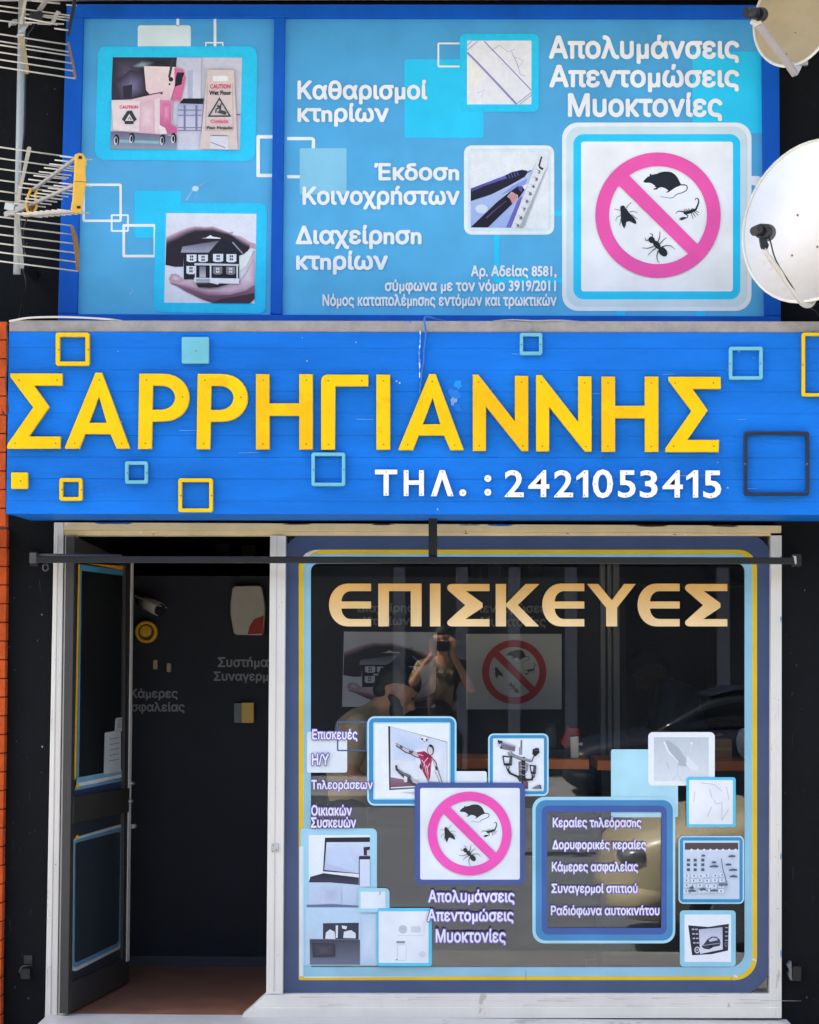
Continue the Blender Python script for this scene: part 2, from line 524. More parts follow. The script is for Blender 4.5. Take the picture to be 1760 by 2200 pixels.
M_BLUECABLE = mat('painted_cable', (40, 112, 196), 0.5)

def lerp(a, b, t):
    return a + (b - a)*t
XL, XR = -7.0, 7.5            # how far the building runs to either side
SLABZ = PY(880, -6, 0.0).z    # underside of the balcony slab over the frame

# ------------------------------------------------------------------ ground
M_PAVE = mat('sunlit_paving', (150, 152, 156), 0.8, var=0.18, vscale=2.5, bump=0.3, bscale=25)
M_ASPHALT = mat('pale_asphalt', (122, 127, 136), 0.85, var=0.2, vscale=1.5, bump=0.4, bscale=60)
g = mesh_of([(-250, -250, -0.28), (250, -250, -0.28), (250, 250, -0.28), (-250, 250, -0.28)], [(0, 1, 2, 3)])
obj('ground', g, M_ASPHALT, kind='structure')
obj('pavement', box_me(-40, 40, -2.6, 0.3, -0.5, -0.14, 0.01), M_PAVE, kind='structure')
obj('far_pavement', box_me(-40, 40, -19.0, -13.6, -0.5, -0.14, 0.01), M_PAVE, kind='structure')

# ------------------------------------------------------------------ the shop building
bl = thing('shop_building', (0, 0.1, -0.14), 'black painted shop building around the blue and white shop front', 'building')
fp0 = front(0.03)
# ground floor piers
pl = PY(96, 1600, 0.03).x + 0.02; pr = PY(1679, 1600, 0.03).x - 0.02
zt0 = PY(880, 1135, 0.03).z; ztop = 7.6
obj('pier', box_me(PY(8, 1500, 0.0).x, pl, 0.03, 0.6, -0.14, zt0 + 0.5), M_BLACK, bl)
obj('pier', box_me(pr, XR, 0.03, 0.6, -0.14, zt0 + 0.5), M_BLACK, bl)
# upper storey wall round the printed windows
ul = PY(150, 300, 0.05).x; ur = PY(1668, 300, 0.05).x
zu0 = PY(880, 700, 0.05).z - 0.3
obj('upper_wall', box_me(XL, ul, 0.05, 0.5, zu0 - 0.25, ztop), M_BLACK, bl)
obj('upper_wall', box_me(ur, XR, 0.05, 0.5, zu0 - 0.25, ztop), M_BLACK, bl)
obj('upper_wall', box_me(ul, ur, 0.05, 0.5, SLABZ - 0.02, ztop), M_BLACK, bl)
obj('lintel', box_me(pl, pr, 0.16, 0.5, zt0 - 0.004, zu0 + 0.3), M_BLACK, bl)
obj('rear_block', box_me(XL, XR, 4.0, 9.0, -0.14, ztop), M_DARKBACK, bl)
obj('roof', box_me(XL, XR, 0.5, 4.0, ztop - 0.3, ztop), M_DARKBACK, bl)
obj('balcony_slab', box_me(XL, XR, -0.88, 0.05, SLABZ, SLABZ + 0.22, 0.01),
    mat('slab_plaster', (206, 200, 190), 0.8, var=0.15), bl)
# the room behind the front
xl_, xr_ = pl - 0.03, pr + 0.25
obj('room_floor', box_me(xl_, xr_ , 0.031, 4.0, -0.12, 0.0), M_TILE, bl)
obj('room_wall', box_me(xl_ - 0.1, xl_, 0.6, 4.0, -0.14, 3.2), M_DARKBACK, bl)
obj('room_wall', box_me(xr_, xr_ + 0.1, 0.6, 4.0, -0.14, 3.2), M_DARKBACK, bl)
obj('room_ceiling', box_me(xl_ - 0.1, xr_ + 0.1, 0.5, 4.0, 2.75, 2.85), M_DARKBACK, bl)

# ------------------------------------------------------------------ the neighbour's orange brick pillar at the left edge
nb = thing('brick_pillar', PY(-30, 2000, 0.1), 'orange brick pillar of the next building at the left edge', 'pillar')
for part, (v0, v1, Yf, ua, ub) in enumerate(((690, 1136, -0.44, 15, 12), (1136, 2240, -0.02, 15, 1))):
    pf = front(Yf)
    obj('mortar', slab_px([(-260, v0), (ua - 2, v0), (ub - 2, v1), (-260, v1)], pf, 0.07, -0.006), M_MORTAR, nb)
    h = 40.2; n = int((v1 - v0)/h) + 1
    for i in range(n):
        a = v0 + i*h + 1.2; b = min(v0 + (i + 1)*h - 1.2, v1)
        if b - a < 4: continue
        ea = lerp(ua, ub, (a - v0)/(v1 - v0)); eb = lerp(ua, ub, (b - v0)/(v1 - v0))
        js = random.uniform(-.6, .6)
        obj('brick', slab_px([(-104, a), (ea + js, a), (eb + js, b), (-104, b)], pf, 0.05, random.uniform(0, .004), 0.003), M_BRICK, nb)
        obj('brick', slab_px([(-240, a), (-107, a), (-107, b), (-240, b)], pf, 0.05, random.uniform(0, .004), 0.003), M_BRICK, nb)

# ------------------------------------------------------------------ the blue concrete fascia
FY = -0.45
ff = front(FY)
fas = thing('shop_fascia', PY(880, 1104, FY), 'long bright blue board-marked concrete fascia carrying the yellow shop name', 'fascia')
fl = lambda v: lerp(20, 13, (v - 688)/415)
cuts = [713, 747, 794, 840, 887, 935, 982, 1028, 1076, 1104]
for i in range(len(cuts) - 1):
    a, b = cuts[i], cuts[i + 1]
    me = slab_px([(fl(a), a + 0.12), (1960, a + 2.37), (1960, b + 2.13), (fl(b), b - 0.12)], ff, 0.10, random.uniform(-0.0018, 0.0018), 0.0009)
    obj('formwork_band', me, M_FASCIA, fas)
obj('concrete_beam', slab_px([(fl(688) + 1, 706), (1962, 708), (1962, 1104.6), (fl(1104) + 1, 1102.8)], front(FY + 0.006), 0.50), M_FASCIA, fas)
obj('bare_concrete_edge', slab_px([(fl(688), 688), (1960, 690.5), (1960, 715), (fl(713), 713)], front(FY + 0.004), 0.4, bev=0.004), M_CONCRETE, fas)
# scuffed repair patch between the letters
sh = Sheet(ff, 0.002)
random.seed(11)
for (cx, cy, r, c) in ((977, 846, 15, (40, 128, 222)), (975, 862, 9, (120, 168, 214)), (984, 826, 11, (38, 150, 238)), (982, 875, 11, (30, 116, 214)),
                       (1163, 1005, 10, (30, 108, 208)), (1168, 1014, 6, (26, 100, 200))):
    sh.poly([(cx + (r*random.uniform(.55, 1.1))*math.cos(t), cy + (r*random.uniform(.55, 1.2))*math.sin(t)) for t in [k*math.tau/14 for k in range(14)]], c)
for _ in range(46):
    cx, cy = random.uniform(25, 1750), random.uniform(722, 1095); r = random.uniform(.8, 2.2)
    if random.random() < .25:
        w = random.uniform(12, 60); sh.stroke([(cx, cy), (cx + w, cy + random.uniform(-1.5, 1.5))], 1.0, (120, 172, 226), 0.4)
    else:
        sh.poly([(cx + r*random.uniform(.5, 1.2)*math.cos(t), cy + r*random.uniform(.5, 1.6)*math.sin(t)) for t in [k*math.tau/7 for k in range(7)]],
                random.choice([(170, 200, 230), (16, 80, 170), (140, 180, 224)]))
sh.build('paint_scuff', VINYL, fas, kind='stuff')

# ------------------------------------------------------------------ the yellow letters
za = zt(0, 660, 0.52174); zb = zt(860, 660, 0.52174)
def sig(dx, dy): return [[(x + dx, y + dy) for x, y in [(47, 275), (261, 275), (261, 325), (145, 325), (208, 413), (124, 534), (254, 534), (252, 584), (35, 584), (33, 578), (36, 565), (141, 415), (47, 290), (46, 280)]]]
def alp(dx, dy): return [[(x + dx, y + dy) for x, y in [(397, 272), (424, 272), (538, 580), (536, 584), (484, 584), (458, 524), (354, 524), (331, 584), (273, 584), (271, 579)]],
                         [(x + dx, y + dy) for x, y in [(411, 370), (443, 478), (371, 478)]]]
def rho(dx, dy):
    o = [(577, 276)]
    for k in range(15):
        t = -math.pi/2 + math.pi*k/14
        o.append((672 + 111*max(0.0, math.cos(t))**0.9, 374 + 98*math.sin(t)))
    o += [(631, 473), (628, 585), (572, 585)]
    h = [(633, 325)]
    for k in range(13):
        t = -math.pi/2 + math.pi*k/12
        h.append((668 + 56*max(0.0, math.cos(t)), 374.5 + 49.5*math.sin(t)))
    h += [(631, 424)]
    return [[(x + dx, y + dy) for x, y in o], [(x + dx, y + dy) for x, y in h]]
def eta(x0, x1, y0, y1, w=56, c0=None):
    c = y0 + 120
    return [[(x0, y0), (x0 + w, y0), (x0 + w, c), (x1 - w, c), (x1 - w, y0), (x1, y0), (x1, y1), (x1 - w, y1), (x1 - w, c + 51), (x0 + w, c + 51), (x0 + w, y1), (x0, y1)]]
gam = [[(1350, 280), (1518, 280), (1518, 328), (1383, 328), (1381, 588), (1324, 588), (1324, 305), (1328, 291), (1337, 283)]]
def nu(dx, dy): return [[(x + dx, y + dy) for x, y in [(299, 279), (322, 279), (472, 472), (472, 284), (527, 284), (527, 593), (500, 593), (353, 410), (353, 592), (299, 592)]]]
LETTERS = [
    (za, sig(0, 0), 'sigma', M_YELLOW, 'first yellow letter Σ at the left end of the fascia name', [(78, 300), (235, 300), (62, 560), (229, 560)]),
    (za, alp(0, 0), 'alpha', M_YELLOW, 'second yellow letter, the first A of the fascia name', [(409, 300), (308, 560), (501, 562)]),
    (za, rho(0, 0), 'rho', M_YELLOW, 'third yellow letter, P right after the first A', [(603, 300), (752, 370), (599, 560)]),
    (za, rho(240, 1), 'rho', M_YELLOW, 'fourth yellow letter, P just before the first amber H', [(843, 301), (992, 371), (839, 562)]),
    (za, eta(1056, 1290, 278, 587), 'eta', M_AMBER, 'fifth letter, amber yellow H left of the Γ', [(1084, 300), (1262, 300), (1083, 563), (1261, 563)]),
    (za, gam, 'gamma', M_YELLOW, 'sixth yellow letter Γ with a rounded corner above the teal square', [(1352, 303), (1490, 303), (1352, 565)]),
    (za, [[(1551, 280), (1608, 280), (1608, 588), (1551, 588)]], 'iota', M_YELLOW, 'seventh yellow letter, the single upright stroke I', [(1580, 303), (1580, 565)]),
    (za, alp(1371, 6), 'alpha', M_YELLOW, 'eighth yellow letter, A in the middle of the fascia', [(1780, 306), (1679, 566), (1872, 568)]),
    (zb, nu(0, 1), 'nu', M_AMBER, 'ninth letter, amber yellow N right of the scuffed paint', [(322, 307), (500, 309), (325, 570), (505, 572)]),
    (zb, nu(260, 3), 'nu', M_YELLOW, 'tenth yellow letter, the brighter second N', [(582, 309), (760, 311), (585, 572), (765, 574)]),
    (zb, eta(828, 1062, 288, 597), 'eta', M_AMBER, 'eleventh letter, amber yellow H right of the second N', [(856, 311), (1034, 311), (855, 573), (1033, 573)]),
    (zb, sig(1057, 14), 'sigma', M_YELLOW, 'last yellow letter Σ at the right end of the name', [(1132, 312), (1290, 312), (1126, 572), (1292, 572)]),
]
for z, loops, nm, m, lab, scr in LETTERS:
    o = obj('letter_' + nm, solid([z(l) for l in loops], ff, 0.022, 0.003, 0.003), m, None, lab, 'letter', 'raised yellow letters of the shop name')
    for s in z(scr):
        place('screw', screw_mesh(), ff.P(s[0], s[1], 0.0245), o)
# ------------------------------------------------------------------ telephone number
DIG = [('Τ', -103, 670, -12, 777, 'white letter T that opens the telephone line'), ('Η', 15, 672, 98, 778, 'white letter H of the telephone line'),
       ('Λ', 127, 672, 220, 779, 'white letter Λ of the telephone line'),
       ('2', 433, 674, 506, 780, 'first white digit 2 after the colon'), ('4', 530, 674, 611, 780, 'white digit 4 second in the telephone number'),
       ('2', 636, 674, 709, 781, 'white digit 2 between the first 4 and the first 1'), ('1', 728, 675, 771, 781, 'white digit 1 left of the zero'),
       ('0', 794, 671, 873, 785, 'white digit zero in the middle of the telephone line'), ('5', 899, 675, 966, 783, 'white digit 5 right of the zero'),
       ('3', 989, 675, 1056, 783, 'white digit 3 between the middle 5 and the second 4'), ('4', 1082, 675, 1160, 782, 'white digit 4 right of the 3'),
       ('1', 1180, 675, 1223, 782, 'white digit 1 next to last in the telephone number'), ('5', 1250, 676, 1318, 785, 'last white digit 5 of the telephone number')]
def glyph_solid(ch, box, plane, thick, off, weight):
    parts = [(ONE[0], [])] if ch == '1' else glyph_loops(ch)
    pts = [c for l, hs in parts for c in l]
    a0, a1 = min(c[0] for c in pts), max(c[0] for c in pts); b0, b1 = min(c[1] for c in pts), max(c[1] for c in pts)
    sx = (box[2] - box[0])/(a1 - a0); sy = (box[3] - box[1])/(b1 - b0)
    F = lambda l: [(box[0] + (x - a0)*sx, box[3] - (y - b0)*sy) for x, y in l]
    return join_me([solid([F(l)] + [F(h) for h in hs], plane, thick - .0004*i, off, 0.0012, 0.0026) for i, (l, hs) in enumerate(parts)])
SCR = {'Τ': [(.5, .08), (.5, .93)], 'Η': [(.14, .08), (.86, .08), (.14, .93), (.86, .93)], 'Λ': [(.5, .06), (.1, .94), (.9, .94)], '2': [(.5, .07), (.12, .94), (.88, .94)],
       '4': [(.74, .06), (.74, .94)], '1': [(.72, .07), (.72, .94)], '0': [(.1, .5), (.9, .5)], '5': [(.5, .07), (.45, .94)], '3': [(.5, .07), (.45, .94)]}
for ch, x0, y0, x1, y1, lab in DIG:
    (a, b), (c, d) = zb([(x0, y0), (x1, y1)])
    nm = 'letter' if ch in 'ΤΗΛ' else 'digit'
    if ch == 'Τ':
        me = solid([zb([(x0, y0), (x1, y0), (x1, y0 + 19), (-47, y0 + 19), (-47, y1), (-68, y1), (-68, y0 + 19), (x0, y0 + 19)])], ff, 0.016, 0.003, 0.002)
    elif ch == 'Η':
        me = solid([zb(l) for l in [[(x0, y0), (x0 + 20, y0), (x0 + 20, y0 + 42), (x1 - 20, y0 + 42), (x1 - 20, y0), (x1, y0), (x1, y1), (x1 - 20, y1), (x1 - 20, y0 + 60), (x0 + 20, y0 + 60), (x0 + 20, y1), (x0, y1)]]], ff, 0.016, 0.003, 0.002)
    elif ch == 'Λ':
        me = solid([zb([(163, y0), (184, y0), (x1, y1), (x1 - 24, y1), (173, y0 + 36), (x0 + 23, y1), (x0, y1)])], ff, 0.016, 0.003, 0.002)
    else:
        me = glyph_solid(ch, (a, b, c, d), ff, 0.016, 0.003, 0.0)
    o = obj('sign_' + nm, me, M_PAPERWHITE, None, lab, nm, 'raised white characters of the telephone line')
    for fx, fy in SCR[ch]:
        place('screw', screw_mesh(0.003, 0.002), ff.P(lerp(a, c, fx), lerp(b, d, fy), 0.019), o)
for (x, y, lab) in ((258, 765, 'white round full stop after the letter Λ'), (361, 706, 'upper white dot of the colon'), (361, 763, 'lower white dot of the colon')):
    c = zb([(x, y)])[0]
    o = obj('sign_dot', solid([circ(c[0], c[1], 7.4)], ff, 0.016, 0.003, 0.002), M_PAPERWHITE, None, lab, 'dot', 'raised white characters of the telephone line')
    place('screw', screw_mesh(0.003, 0.002), ff.P(c[0], c[1], 0.019), o)

# ------------------------------------------------------------------ decorative squares on the fascia
SQ = [(za, 233, 107, 372, 243, 17, M_YELLOW, 'yellow square outline at the upper left above the first Σ and A'),
      (za, 751, 125, 863, 234, 0, M_TEAL, 'solid pale teal square above the two P letters'),
      (zb, 492, 108, 585, 199, 14, M_TEAL, 'small teal square outline high above the second N'),
      (zb, 1352, 165, 1491, 300, 14, M_TEAL, 'teal square outline to the upper right of the last Σ'),
      (zb, 1652, 107, 1915, 369, 13, M_YELLOW, 'large yellow square outline cut by the right edge'),
      (zb, 1414, 514, 1682, 777, 13, M_NAVYBLACK, 'large black square outline right of the telephone number'),
      (za, 1284, 600, 1423, 738, 14, M_TEAL, 'teal square outline under the letter Γ'),
      (za, 518, 636, 612, 728, 14, M_TEAL, 'small teal square outline under the first P'),
      (za, 737, 706, 879, 845, 15, M_YELLOW, 'large yellow square outline at the lower edge of the fascia'),
      (za, 248, 705, 343, 798, 15, M_YELLOW, 'small yellow square outline under the first A'),
      (za, 50, 682, 119, 749, 0, M_YELLOW, 'small solid yellow square under the first Σ')]
for z, x0, y0, x1, y1, w, m, lab in SQ:
    (a, b), (c, d) = z([(x0, y0), (x1, y1)])
    ww = w*0.52174
    loops = [rrect(a, b, c, d, 5 if w else 2.5, 3)]
    if w: loops.append(rrect(a + ww, b + ww, c - ww, d - ww, 0.8, 2))
    o = obj('decorative_square', solid(loops, ff, 0.02, 0.003, 0.0025), m, None, lab, 'square', 'square boards screwed on the fascia')
    pts = [((a + c)/2, (b + d)/2)] if not w else [(a + ww/2, (b + d)/2), (c - ww/2, (b + d)/2)]
    for p in pts:
        place('screw', screw_mesh(0.004, 0.002), ff.P(p[0], p[1], 0.0222), o)

# ------------------------------------------------------------------ cables on the fascia
def cable(name, pts, r, m, label, n=5):
    return obj(name, tube_me(spline([PY(u, v, Y) for u, v, Y in pts], n), r, 6), m, None, label, 'cable')
cable('cable', [(20, 690, -0.47), (60, 683, -0.47), (110, 681, -0.46), (170, 682, -0.45), (235, 686, -0.44), (262, 690, -0.40)], 0.0045, mat('white_cable', (222, 216, 204), 0.5),
      'white cable lying along the upper left edge of the fascia')
cable('cable', [(958, 691, -0.40), (938, 686, -0.42), (924, 681, -0.445), (914, 681, -0.462), (912, 692, -0.466), (915, 712, -0.464), (914, 735, -0.462), (911, 755, -0.462), (911, 775, -0.462), (907, 795, -0.462), (904, 830, -0.462), (902, 846, -0.462)],
      0.0042, M_BLUECABLE, 'painted blue cable running down the fascia into the middle A')
cable('cable', [(903, 710, -0.458), (903, 735, -0.459), (901, 755, -0.460), (902, 790, -0.459), (902, 812, -0.458)], 0.003, mat('flaking_cable', (70, 140, 214), 0.5, rgb2=(226, 236, 244), thr=0.5, tscale=30, var=0.1),
      'thin flaking cable beside the painted blue cable on the fascia')
cable('cable', [(1060, 690, -0.43), (1100, 687, -0.445), (1150, 689, -0.45), (1200, 688, -0.447), (1245, 691, -0.43)], 0.003, M_CABLE, 'grey cable on the concrete edge under the large printed window')
cable('cable', [(14, 700, -0.468), (17, 740, -0.468), (15, 790, -0.475), (13, 830, -0.475), (17, 880, -0.47), (12, 893, -0.472), (5, 884, -0.47)], 0.004, mat('dark_cable', (44, 40, 38), 0.6),
      'dark cable hanging down the left end of the fascia')

# ------------------------------------------------------------------ upper printed windows in their blue frame
UY = -0.01
uf = front(UY)
ufr = thing('printed_window', PY(880, 684, UY), 'wide blue framed upper window covered with printed blue advertising film', 'window')
UL = lambda v: lerp(143, 124, (v - 8)/676); UR = lambda v: lerp(1674, 1678, (v - 8)/676)
def frame_bar(pts, m, parent, depth=0.09, off=0.02, name='frame_bar', bev=0.004):
    return obj(name, slab_px(pts, uf, depth, off, bev), m, parent)
frame_bar([(UL(8), 8), (UR(8), 10), (UR(8), 38), (UL(8), 36)], M_FRAMEBLUE, ufr, name='top_rail')
frame_bar([(UL(675), 674), (UR(675), 679), (UR(700), 704), (UL(700), 702)], M_FRAMEBLUE, ufr, name='bottom_rail')
frame_bar([(UL(36), 36.4), (179, 36.4), (165.5, 673.6), (UL(674), 673.6)], M_FRAMEBLUE, ufr, name='stile', off=0.017)
frame_bar([(1637, 38.4), (UR(36), 38.4), (UR(678), 678.4), (1643, 678.4)], M_FRAMEBLUE, ufr, name='stile', off=0.017)
frame_bar([(589, 37), (612.5, 37), (606, 674.5), (580.5, 674.5)], M_FRAMEBLUE, ufr, name='mullion', off=0.017)
obj('backing_board', slab_px([(150, 20), (1665, 20), (1668, 692), (136, 692)], front(0.02), 0.02), M_DARKBACK, ufr)
PB = (78, 164, 214)
def panel(pts, label):
    sh = Sheet(uf, -0.006)
    ca = (78, 168, 224); cb = (92, 186, 232)  # darker at the top: print fade with some top shade put in
    sh.poly(pts, ca, cb)
    o = sh.build('printed_pane', VINYL, ufr)
    o['label'] = label
    return o
paneL = panel([(176, 34), (592, 34), (583, 678), (163, 678)], 'left pane with printed bucket and house pictures')
paneR = panel([(609, 35), (1640, 36), (1646, 682), (603, 678)], 'large right pane with printed Greek service list')

# chips and scuffs in the black wall paint
random.seed(21)
for (u0, u1, v0, v1, n_, pl_) in ((16, 94, 1230, 2150, 34, fp0), (1684, 1758, 1260, 2150, 26, fp0), (0, 120, 20, 680, 16, front(0.05)), (1684, 1760, 160, 680, 8, front(0.05))):
    sh = Sheet(pl_, 0.0008)
    for _ in range(n_):
        cx, cy = random.uniform(u0, u1), random.uniform(v0, v1); r = random.uniform(.6, 1.8)
        if random.random() < .4: sh.stroke([(cx, cy), (cx + random.uniform(-3, 3), cy + random.uniform(6, 40))], random.uniform(.6, 2.2), (40, 43, 48), .3)
        else: sh.poly([(cx + r*random.uniform(.5, 1.3)*math.cos(t), cy + r*random.uniform(.5, 1.8)*math.sin(t)) for t in [k*math.tau/7 for k in range(7)]], random.choice([(60, 64, 70), (90, 94, 100), (44, 48, 54), (170, 174, 178) if random.random() < .3 else (54, 58, 62)]))
    sh.build('paint_chips', VINYL, bl, kind='stuff')

# ------------------------------------------------------------------ print helpers
CY = (44, 208, 252); WH = (244, 249, 252); ICE = (222, 242, 247); PINK = (246, 92, 176); INK = (34, 38, 44)
def outline(sh, x0, y0, x1, y1, w, r, rgb):
    sh.ring(rrect(x0, y0, x1, y1, r, 3), rrect(x0 + w, y0 + w, x1 - w, y1 - w, max(r - w, .5), 3), rgb)
def pests(sh, cx, cy, R, ring=PINK, ink=INK):
    """No-pests sign: ring, bar, rat, scorpion, fly and ant (drawn once, scaled to any size)."""
    k = R/801.0
    T = lambda pts: [(cx + (x - 856)*k, cy + (y - 843)*k) for x, y in pts]
    def st(pts, w0, w1=None): sh.stroke(T(pts), max(w0*k, .5), ink, max((w1 if w1 else w0)*k, .4))
    st([(1150, 458), (1200, 455), (1225, 470), (1233, 500), (1215, 530), (1170, 555), (1100, 575), (1075, 595), (1050, 618), (1010, 625), (950, 615), (885, 607)], 16, 5)
    sh.poly(T([(668, 410), (690, 385), (720, 355), (748, 345), (752, 318), (768, 312), (772, 330), (800, 322), (840, 315), (880, 298), (930, 286), (990, 286), (1030, 295), (1070, 320), (1105, 360), (1130, 410), (1145, 440), (1160, 455), (1130, 470), (1080, 490), (1050, 510), (1020, 530), (1000, 545), (965, 558), (960, 545), (985, 535), (985, 525), (950, 500), (900, 485), (860, 497), (845, 515), (800, 518), (795, 505), (830, 495), (835, 485), (805, 475), (820, 468), (800, 455), (770, 435), (740, 428), (700, 430), (680, 425)]), ink)
    sh.poly(T([(1180, 805), (1200, 795), (1240, 785), (1290, 770), (1325, 762), (1350, 745), (1362, 720), (1368, 735), (1355, 770), (1330, 795), (1290, 815), (1250, 828), (1205, 838), (1185, 825)]), ink)
    st([(1345, 755), (1362, 720), (1376, 680), (1374, 645), (1355, 625), (1340, 630), (1332, 652)], 24, 9)
    st([(1190, 803), (1160, 795), (1120, 792), (1095, 805), (1085, 825)], 18, 6)
    st([(1215, 835), (1240, 850), (1230, 875), (1190, 885)], 14, 12)
    sh.poly(T([(1122, 885), (1170, 868), (1215, 868), (1225, 880), (1200, 893), (1160, 910), (1120, 905), (1150, 890)]), ink)
    for a in ([(1280, 815), (1305, 890)], [(1300, 812), (1335, 865)], [(1320, 798), (1370, 845)], [(1335, 785), (1380, 810)], [(1192, 800), (1192, 765)],
              [(1205, 790), (1217, 763), (1228, 788)], [(1235, 785), (1250, 758), (1264, 780)], [(1280, 772), (1295, 755), (1312, 766)]):
        st(a, 9, 7)
    sh.poly(T([(372, 745), (385, 725), (405, 718), (430, 728), (440, 752), (455, 765), (480, 805), (520, 845), (560, 890), (580, 935), (575, 960), (540, 945), (490, 920), (450, 930), (445, 965), (425, 1015), (400, 975), (385, 925), (382, 870), (378, 800)]), ink)
    for a in ([(375, 780), (295, 765)], [(385, 845), (325, 875), (315, 920)], [(382, 890), (365, 980)], [(450, 755), (480, 710), (520, 680)], [(490, 805), (545, 790), (595, 815)], [(520, 835), (560, 870), (600, 895)]):
        st(a, 7, 5)
    for (x, y, a, b, r) in ((775, 1160, 44, 40, .8), (840, 1222, 62, 38, .9), (918, 1310, 70, 48, .85)):
        sh.poly(T(circ(x, y, a, b, r, 18)), ink)
    for a in ([(855, 1185), (878, 1120), (880, 1050)], [(880, 1210), (920, 1165), (965, 1130)], [(905, 1250), (960, 1232), (1020, 1235), (1070, 1278)], [(800, 1245), (730, 1268), (655, 1262)],
              [(825, 1268), (780, 1300), (730, 1355)], [(858, 1300), (840, 1370), (850, 1425), (878, 1455)], [(780, 1120), (788, 1090), (748, 1075)], [(740, 1160), (700, 1168), (688, 1130)]):
        st(a, 13, 6)
    sh.ring(circ(cx, cy, R, n=64), circ(cx, cy, R*627/801, n=64), ring)
    sh.poly(T([(470, 320), (1378, 1231), (1260, 1354), (345, 453)]), ring)

# ------------------------------------------------------------------ left printed pane
D = dict(m=VINYL)
sh = Sheet(uf, -0.005)
sh.poly([(379, 37), (385, 37), (385, 56), (379, 56)], WH)
sh.poly([(459, 37), (465, 37), (465, 101), (459, 101)], WH)
sh.poly([(441, 90), (480, 90), (480, 93), (441, 93)], WH); sh.poly([(441, 93), (443.5, 93), (443.5, 101), (441, 101)], WH); sh.poly([(477.5, 93), (480, 93), (480, 101), (477.5, 101)], WH)
outline(sh, 177, 394, 262, 477, 5.5, 5, WH); outline(sh, 263, 481, 336, 553, 6, 4, WH); outline(sh, 238, 460, 277, 498, 4, 3, WH)
for pts in ([(552, 290), (586, 290), (586, 297.5), (552, 297.5)], [(552, 373), (585, 373), (585, 380.5), (552, 380.5)], [(551, 292), (558.5, 292), (558.5, 379), (551, 379)]): sh.poly(pts, WH)
sh.build('printed_outlines', VINYL, paneL)
Sheet(uf, -0.005).poly(rrect(296, 54, 410, 110, (6, 6, 0, 0)), ICE).build('printed_square', VINYL, paneL)
Sheet(uf, -0.0044).poly(rrect(289, 410, 389, 511, 4), CY).build('printed_square', VINYL, paneL)
# bucket picture
T = zt(220, 100, 0.2029)
sh = Sheet(uf, -0.0036)
sh.poly([(216, 103), (224, 99.5), (538, 99), (549, 105), (553, 120), (549, 330), (543, 341), (532, 346), (222, 343.5), (209, 337), (204, 325), (210, 116)], CY)
sh.poly(T([(110, 112), (1480, 117), (1455, 1095), (85, 1085)]), (212, 212, 226))
sh.poly(T([(110, 112), (790, 114), (770, 330), (600, 560), (330, 560), (100, 640), (95, 480)]), (62, 54, 70))
sh.soft(T([(120, 130), (420, 120), (440, 330), (250, 380), (110, 330)]), (62, 54, 70), (92, 82, 104)); sh.soft(T([(450, 125), (770, 125), (740, 210), (460, 200)]), (62, 54, 70), (40, 36, 46))
sh.soft(T([(130, 390), (300, 240), (450, 290), (450, 490), (330, 570), (180, 560)]), (66, 58, 76), (122, 116, 152), 7)
sh.soft(T([(280, 205), (420, 140), (560, 160), (510, 225), (320, 235)]), (66, 60, 76), (140, 166, 172), 6)
sh.poly(T([(215, 420), (315, 400), (310, 540), (225, 545)]), (48, 46, 62))
sh.poly(T([(790, 114), (1050, 115), (1040, 560), (830, 575), (860, 400)]), (204, 206, 226), (226, 226, 236))
sh.poly(T([(900, 250), (960, 240), (955, 560), (905, 560)]), (188, 192, 218))
sh.poly(T([(815, 600), (860, 548), (1072, 548), (1068, 605)]), (34, 34, 44))
sh.poly(T([(800, 612), (1066, 608), (1046, 900), (800, 900)]), (184, 186, 220), (214, 216, 232))
for y in (665, 720, 850, 880): sh.poly(T([(800, y), (1050, y), (1048, y + 14), (800, y + 14)]), (140, 138, 172))
for x in (860, 985): sh.poly(T([(x, 620), (x + 22, 620), (x + 22, 880), (x, 880)]), (128, 126, 164))
sh.poly(T([(90, 900), (620, 930), (790, 960), (785, 1088), (85, 1085)]), (112, 112, 136), (150, 160, 178))
sh.poly(T([(180, 985), (600, 1000), (600, 1030), (180, 1015)]), (140, 190, 206))
for (x, y) in ((150, 985), (313, 968), (637, 985), (755, 968)):
    sh.poly(T(circ(x, y, 30, 56)), (30, 32, 40)); sh.ring(T(circ(x - 8, y + 12, 20, 44)), T(circ(x - 4, y + 8, 12, 32)), (214, 216, 224))
sh.poly(T([(95, 565), (300, 560), (600, 490), (745, 570), (735, 800), (800, 860), (795, 910), (610, 932), (110, 888)]), (236, 204, 212), (224, 182, 200))
sh.soft(T([(400, 590), (556, 560), (556, 905), (400, 900)]), (230, 190, 204), (240, 214, 220))
sh.poly(T([(610, 568), (738, 570), (728, 812), (792, 860), (788, 910), (690, 922), (665, 860), (608, 826)]), (232, 142, 182), (204, 98, 148))
sh.soft(T([(640, 600), (720, 600), (712, 790), (650, 800)]), (220, 122, 166), (236, 160, 194))
sh.poly(T([(95, 565), (400, 575), (390, 902), (114, 886)]), (238, 224, 224))
sh.poly(T([(550, 560), (608, 540), (608, 925), (556, 915)]), (242, 222, 224))
sh.poly(T([(600, 830), (665, 860), (685, 920), (612, 930)]), (246, 236, 236))
sh.poly(T([(440, 205), (775, 215), (780, 300), (770, 400), (722, 568), (620, 566), (640, 490), (500, 505), (462, 460)]), (240, 224, 222), (236, 206, 212))
sh.poly(T([(760, 228), (850, 238), (882, 330), (832, 572), (735, 566), (770, 420)]), (226, 112, 162))
sh.poly(T([(790, 272), (872, 274), (850, 330), (838, 400), (768, 422), (776, 330)]), (36, 36, 42))
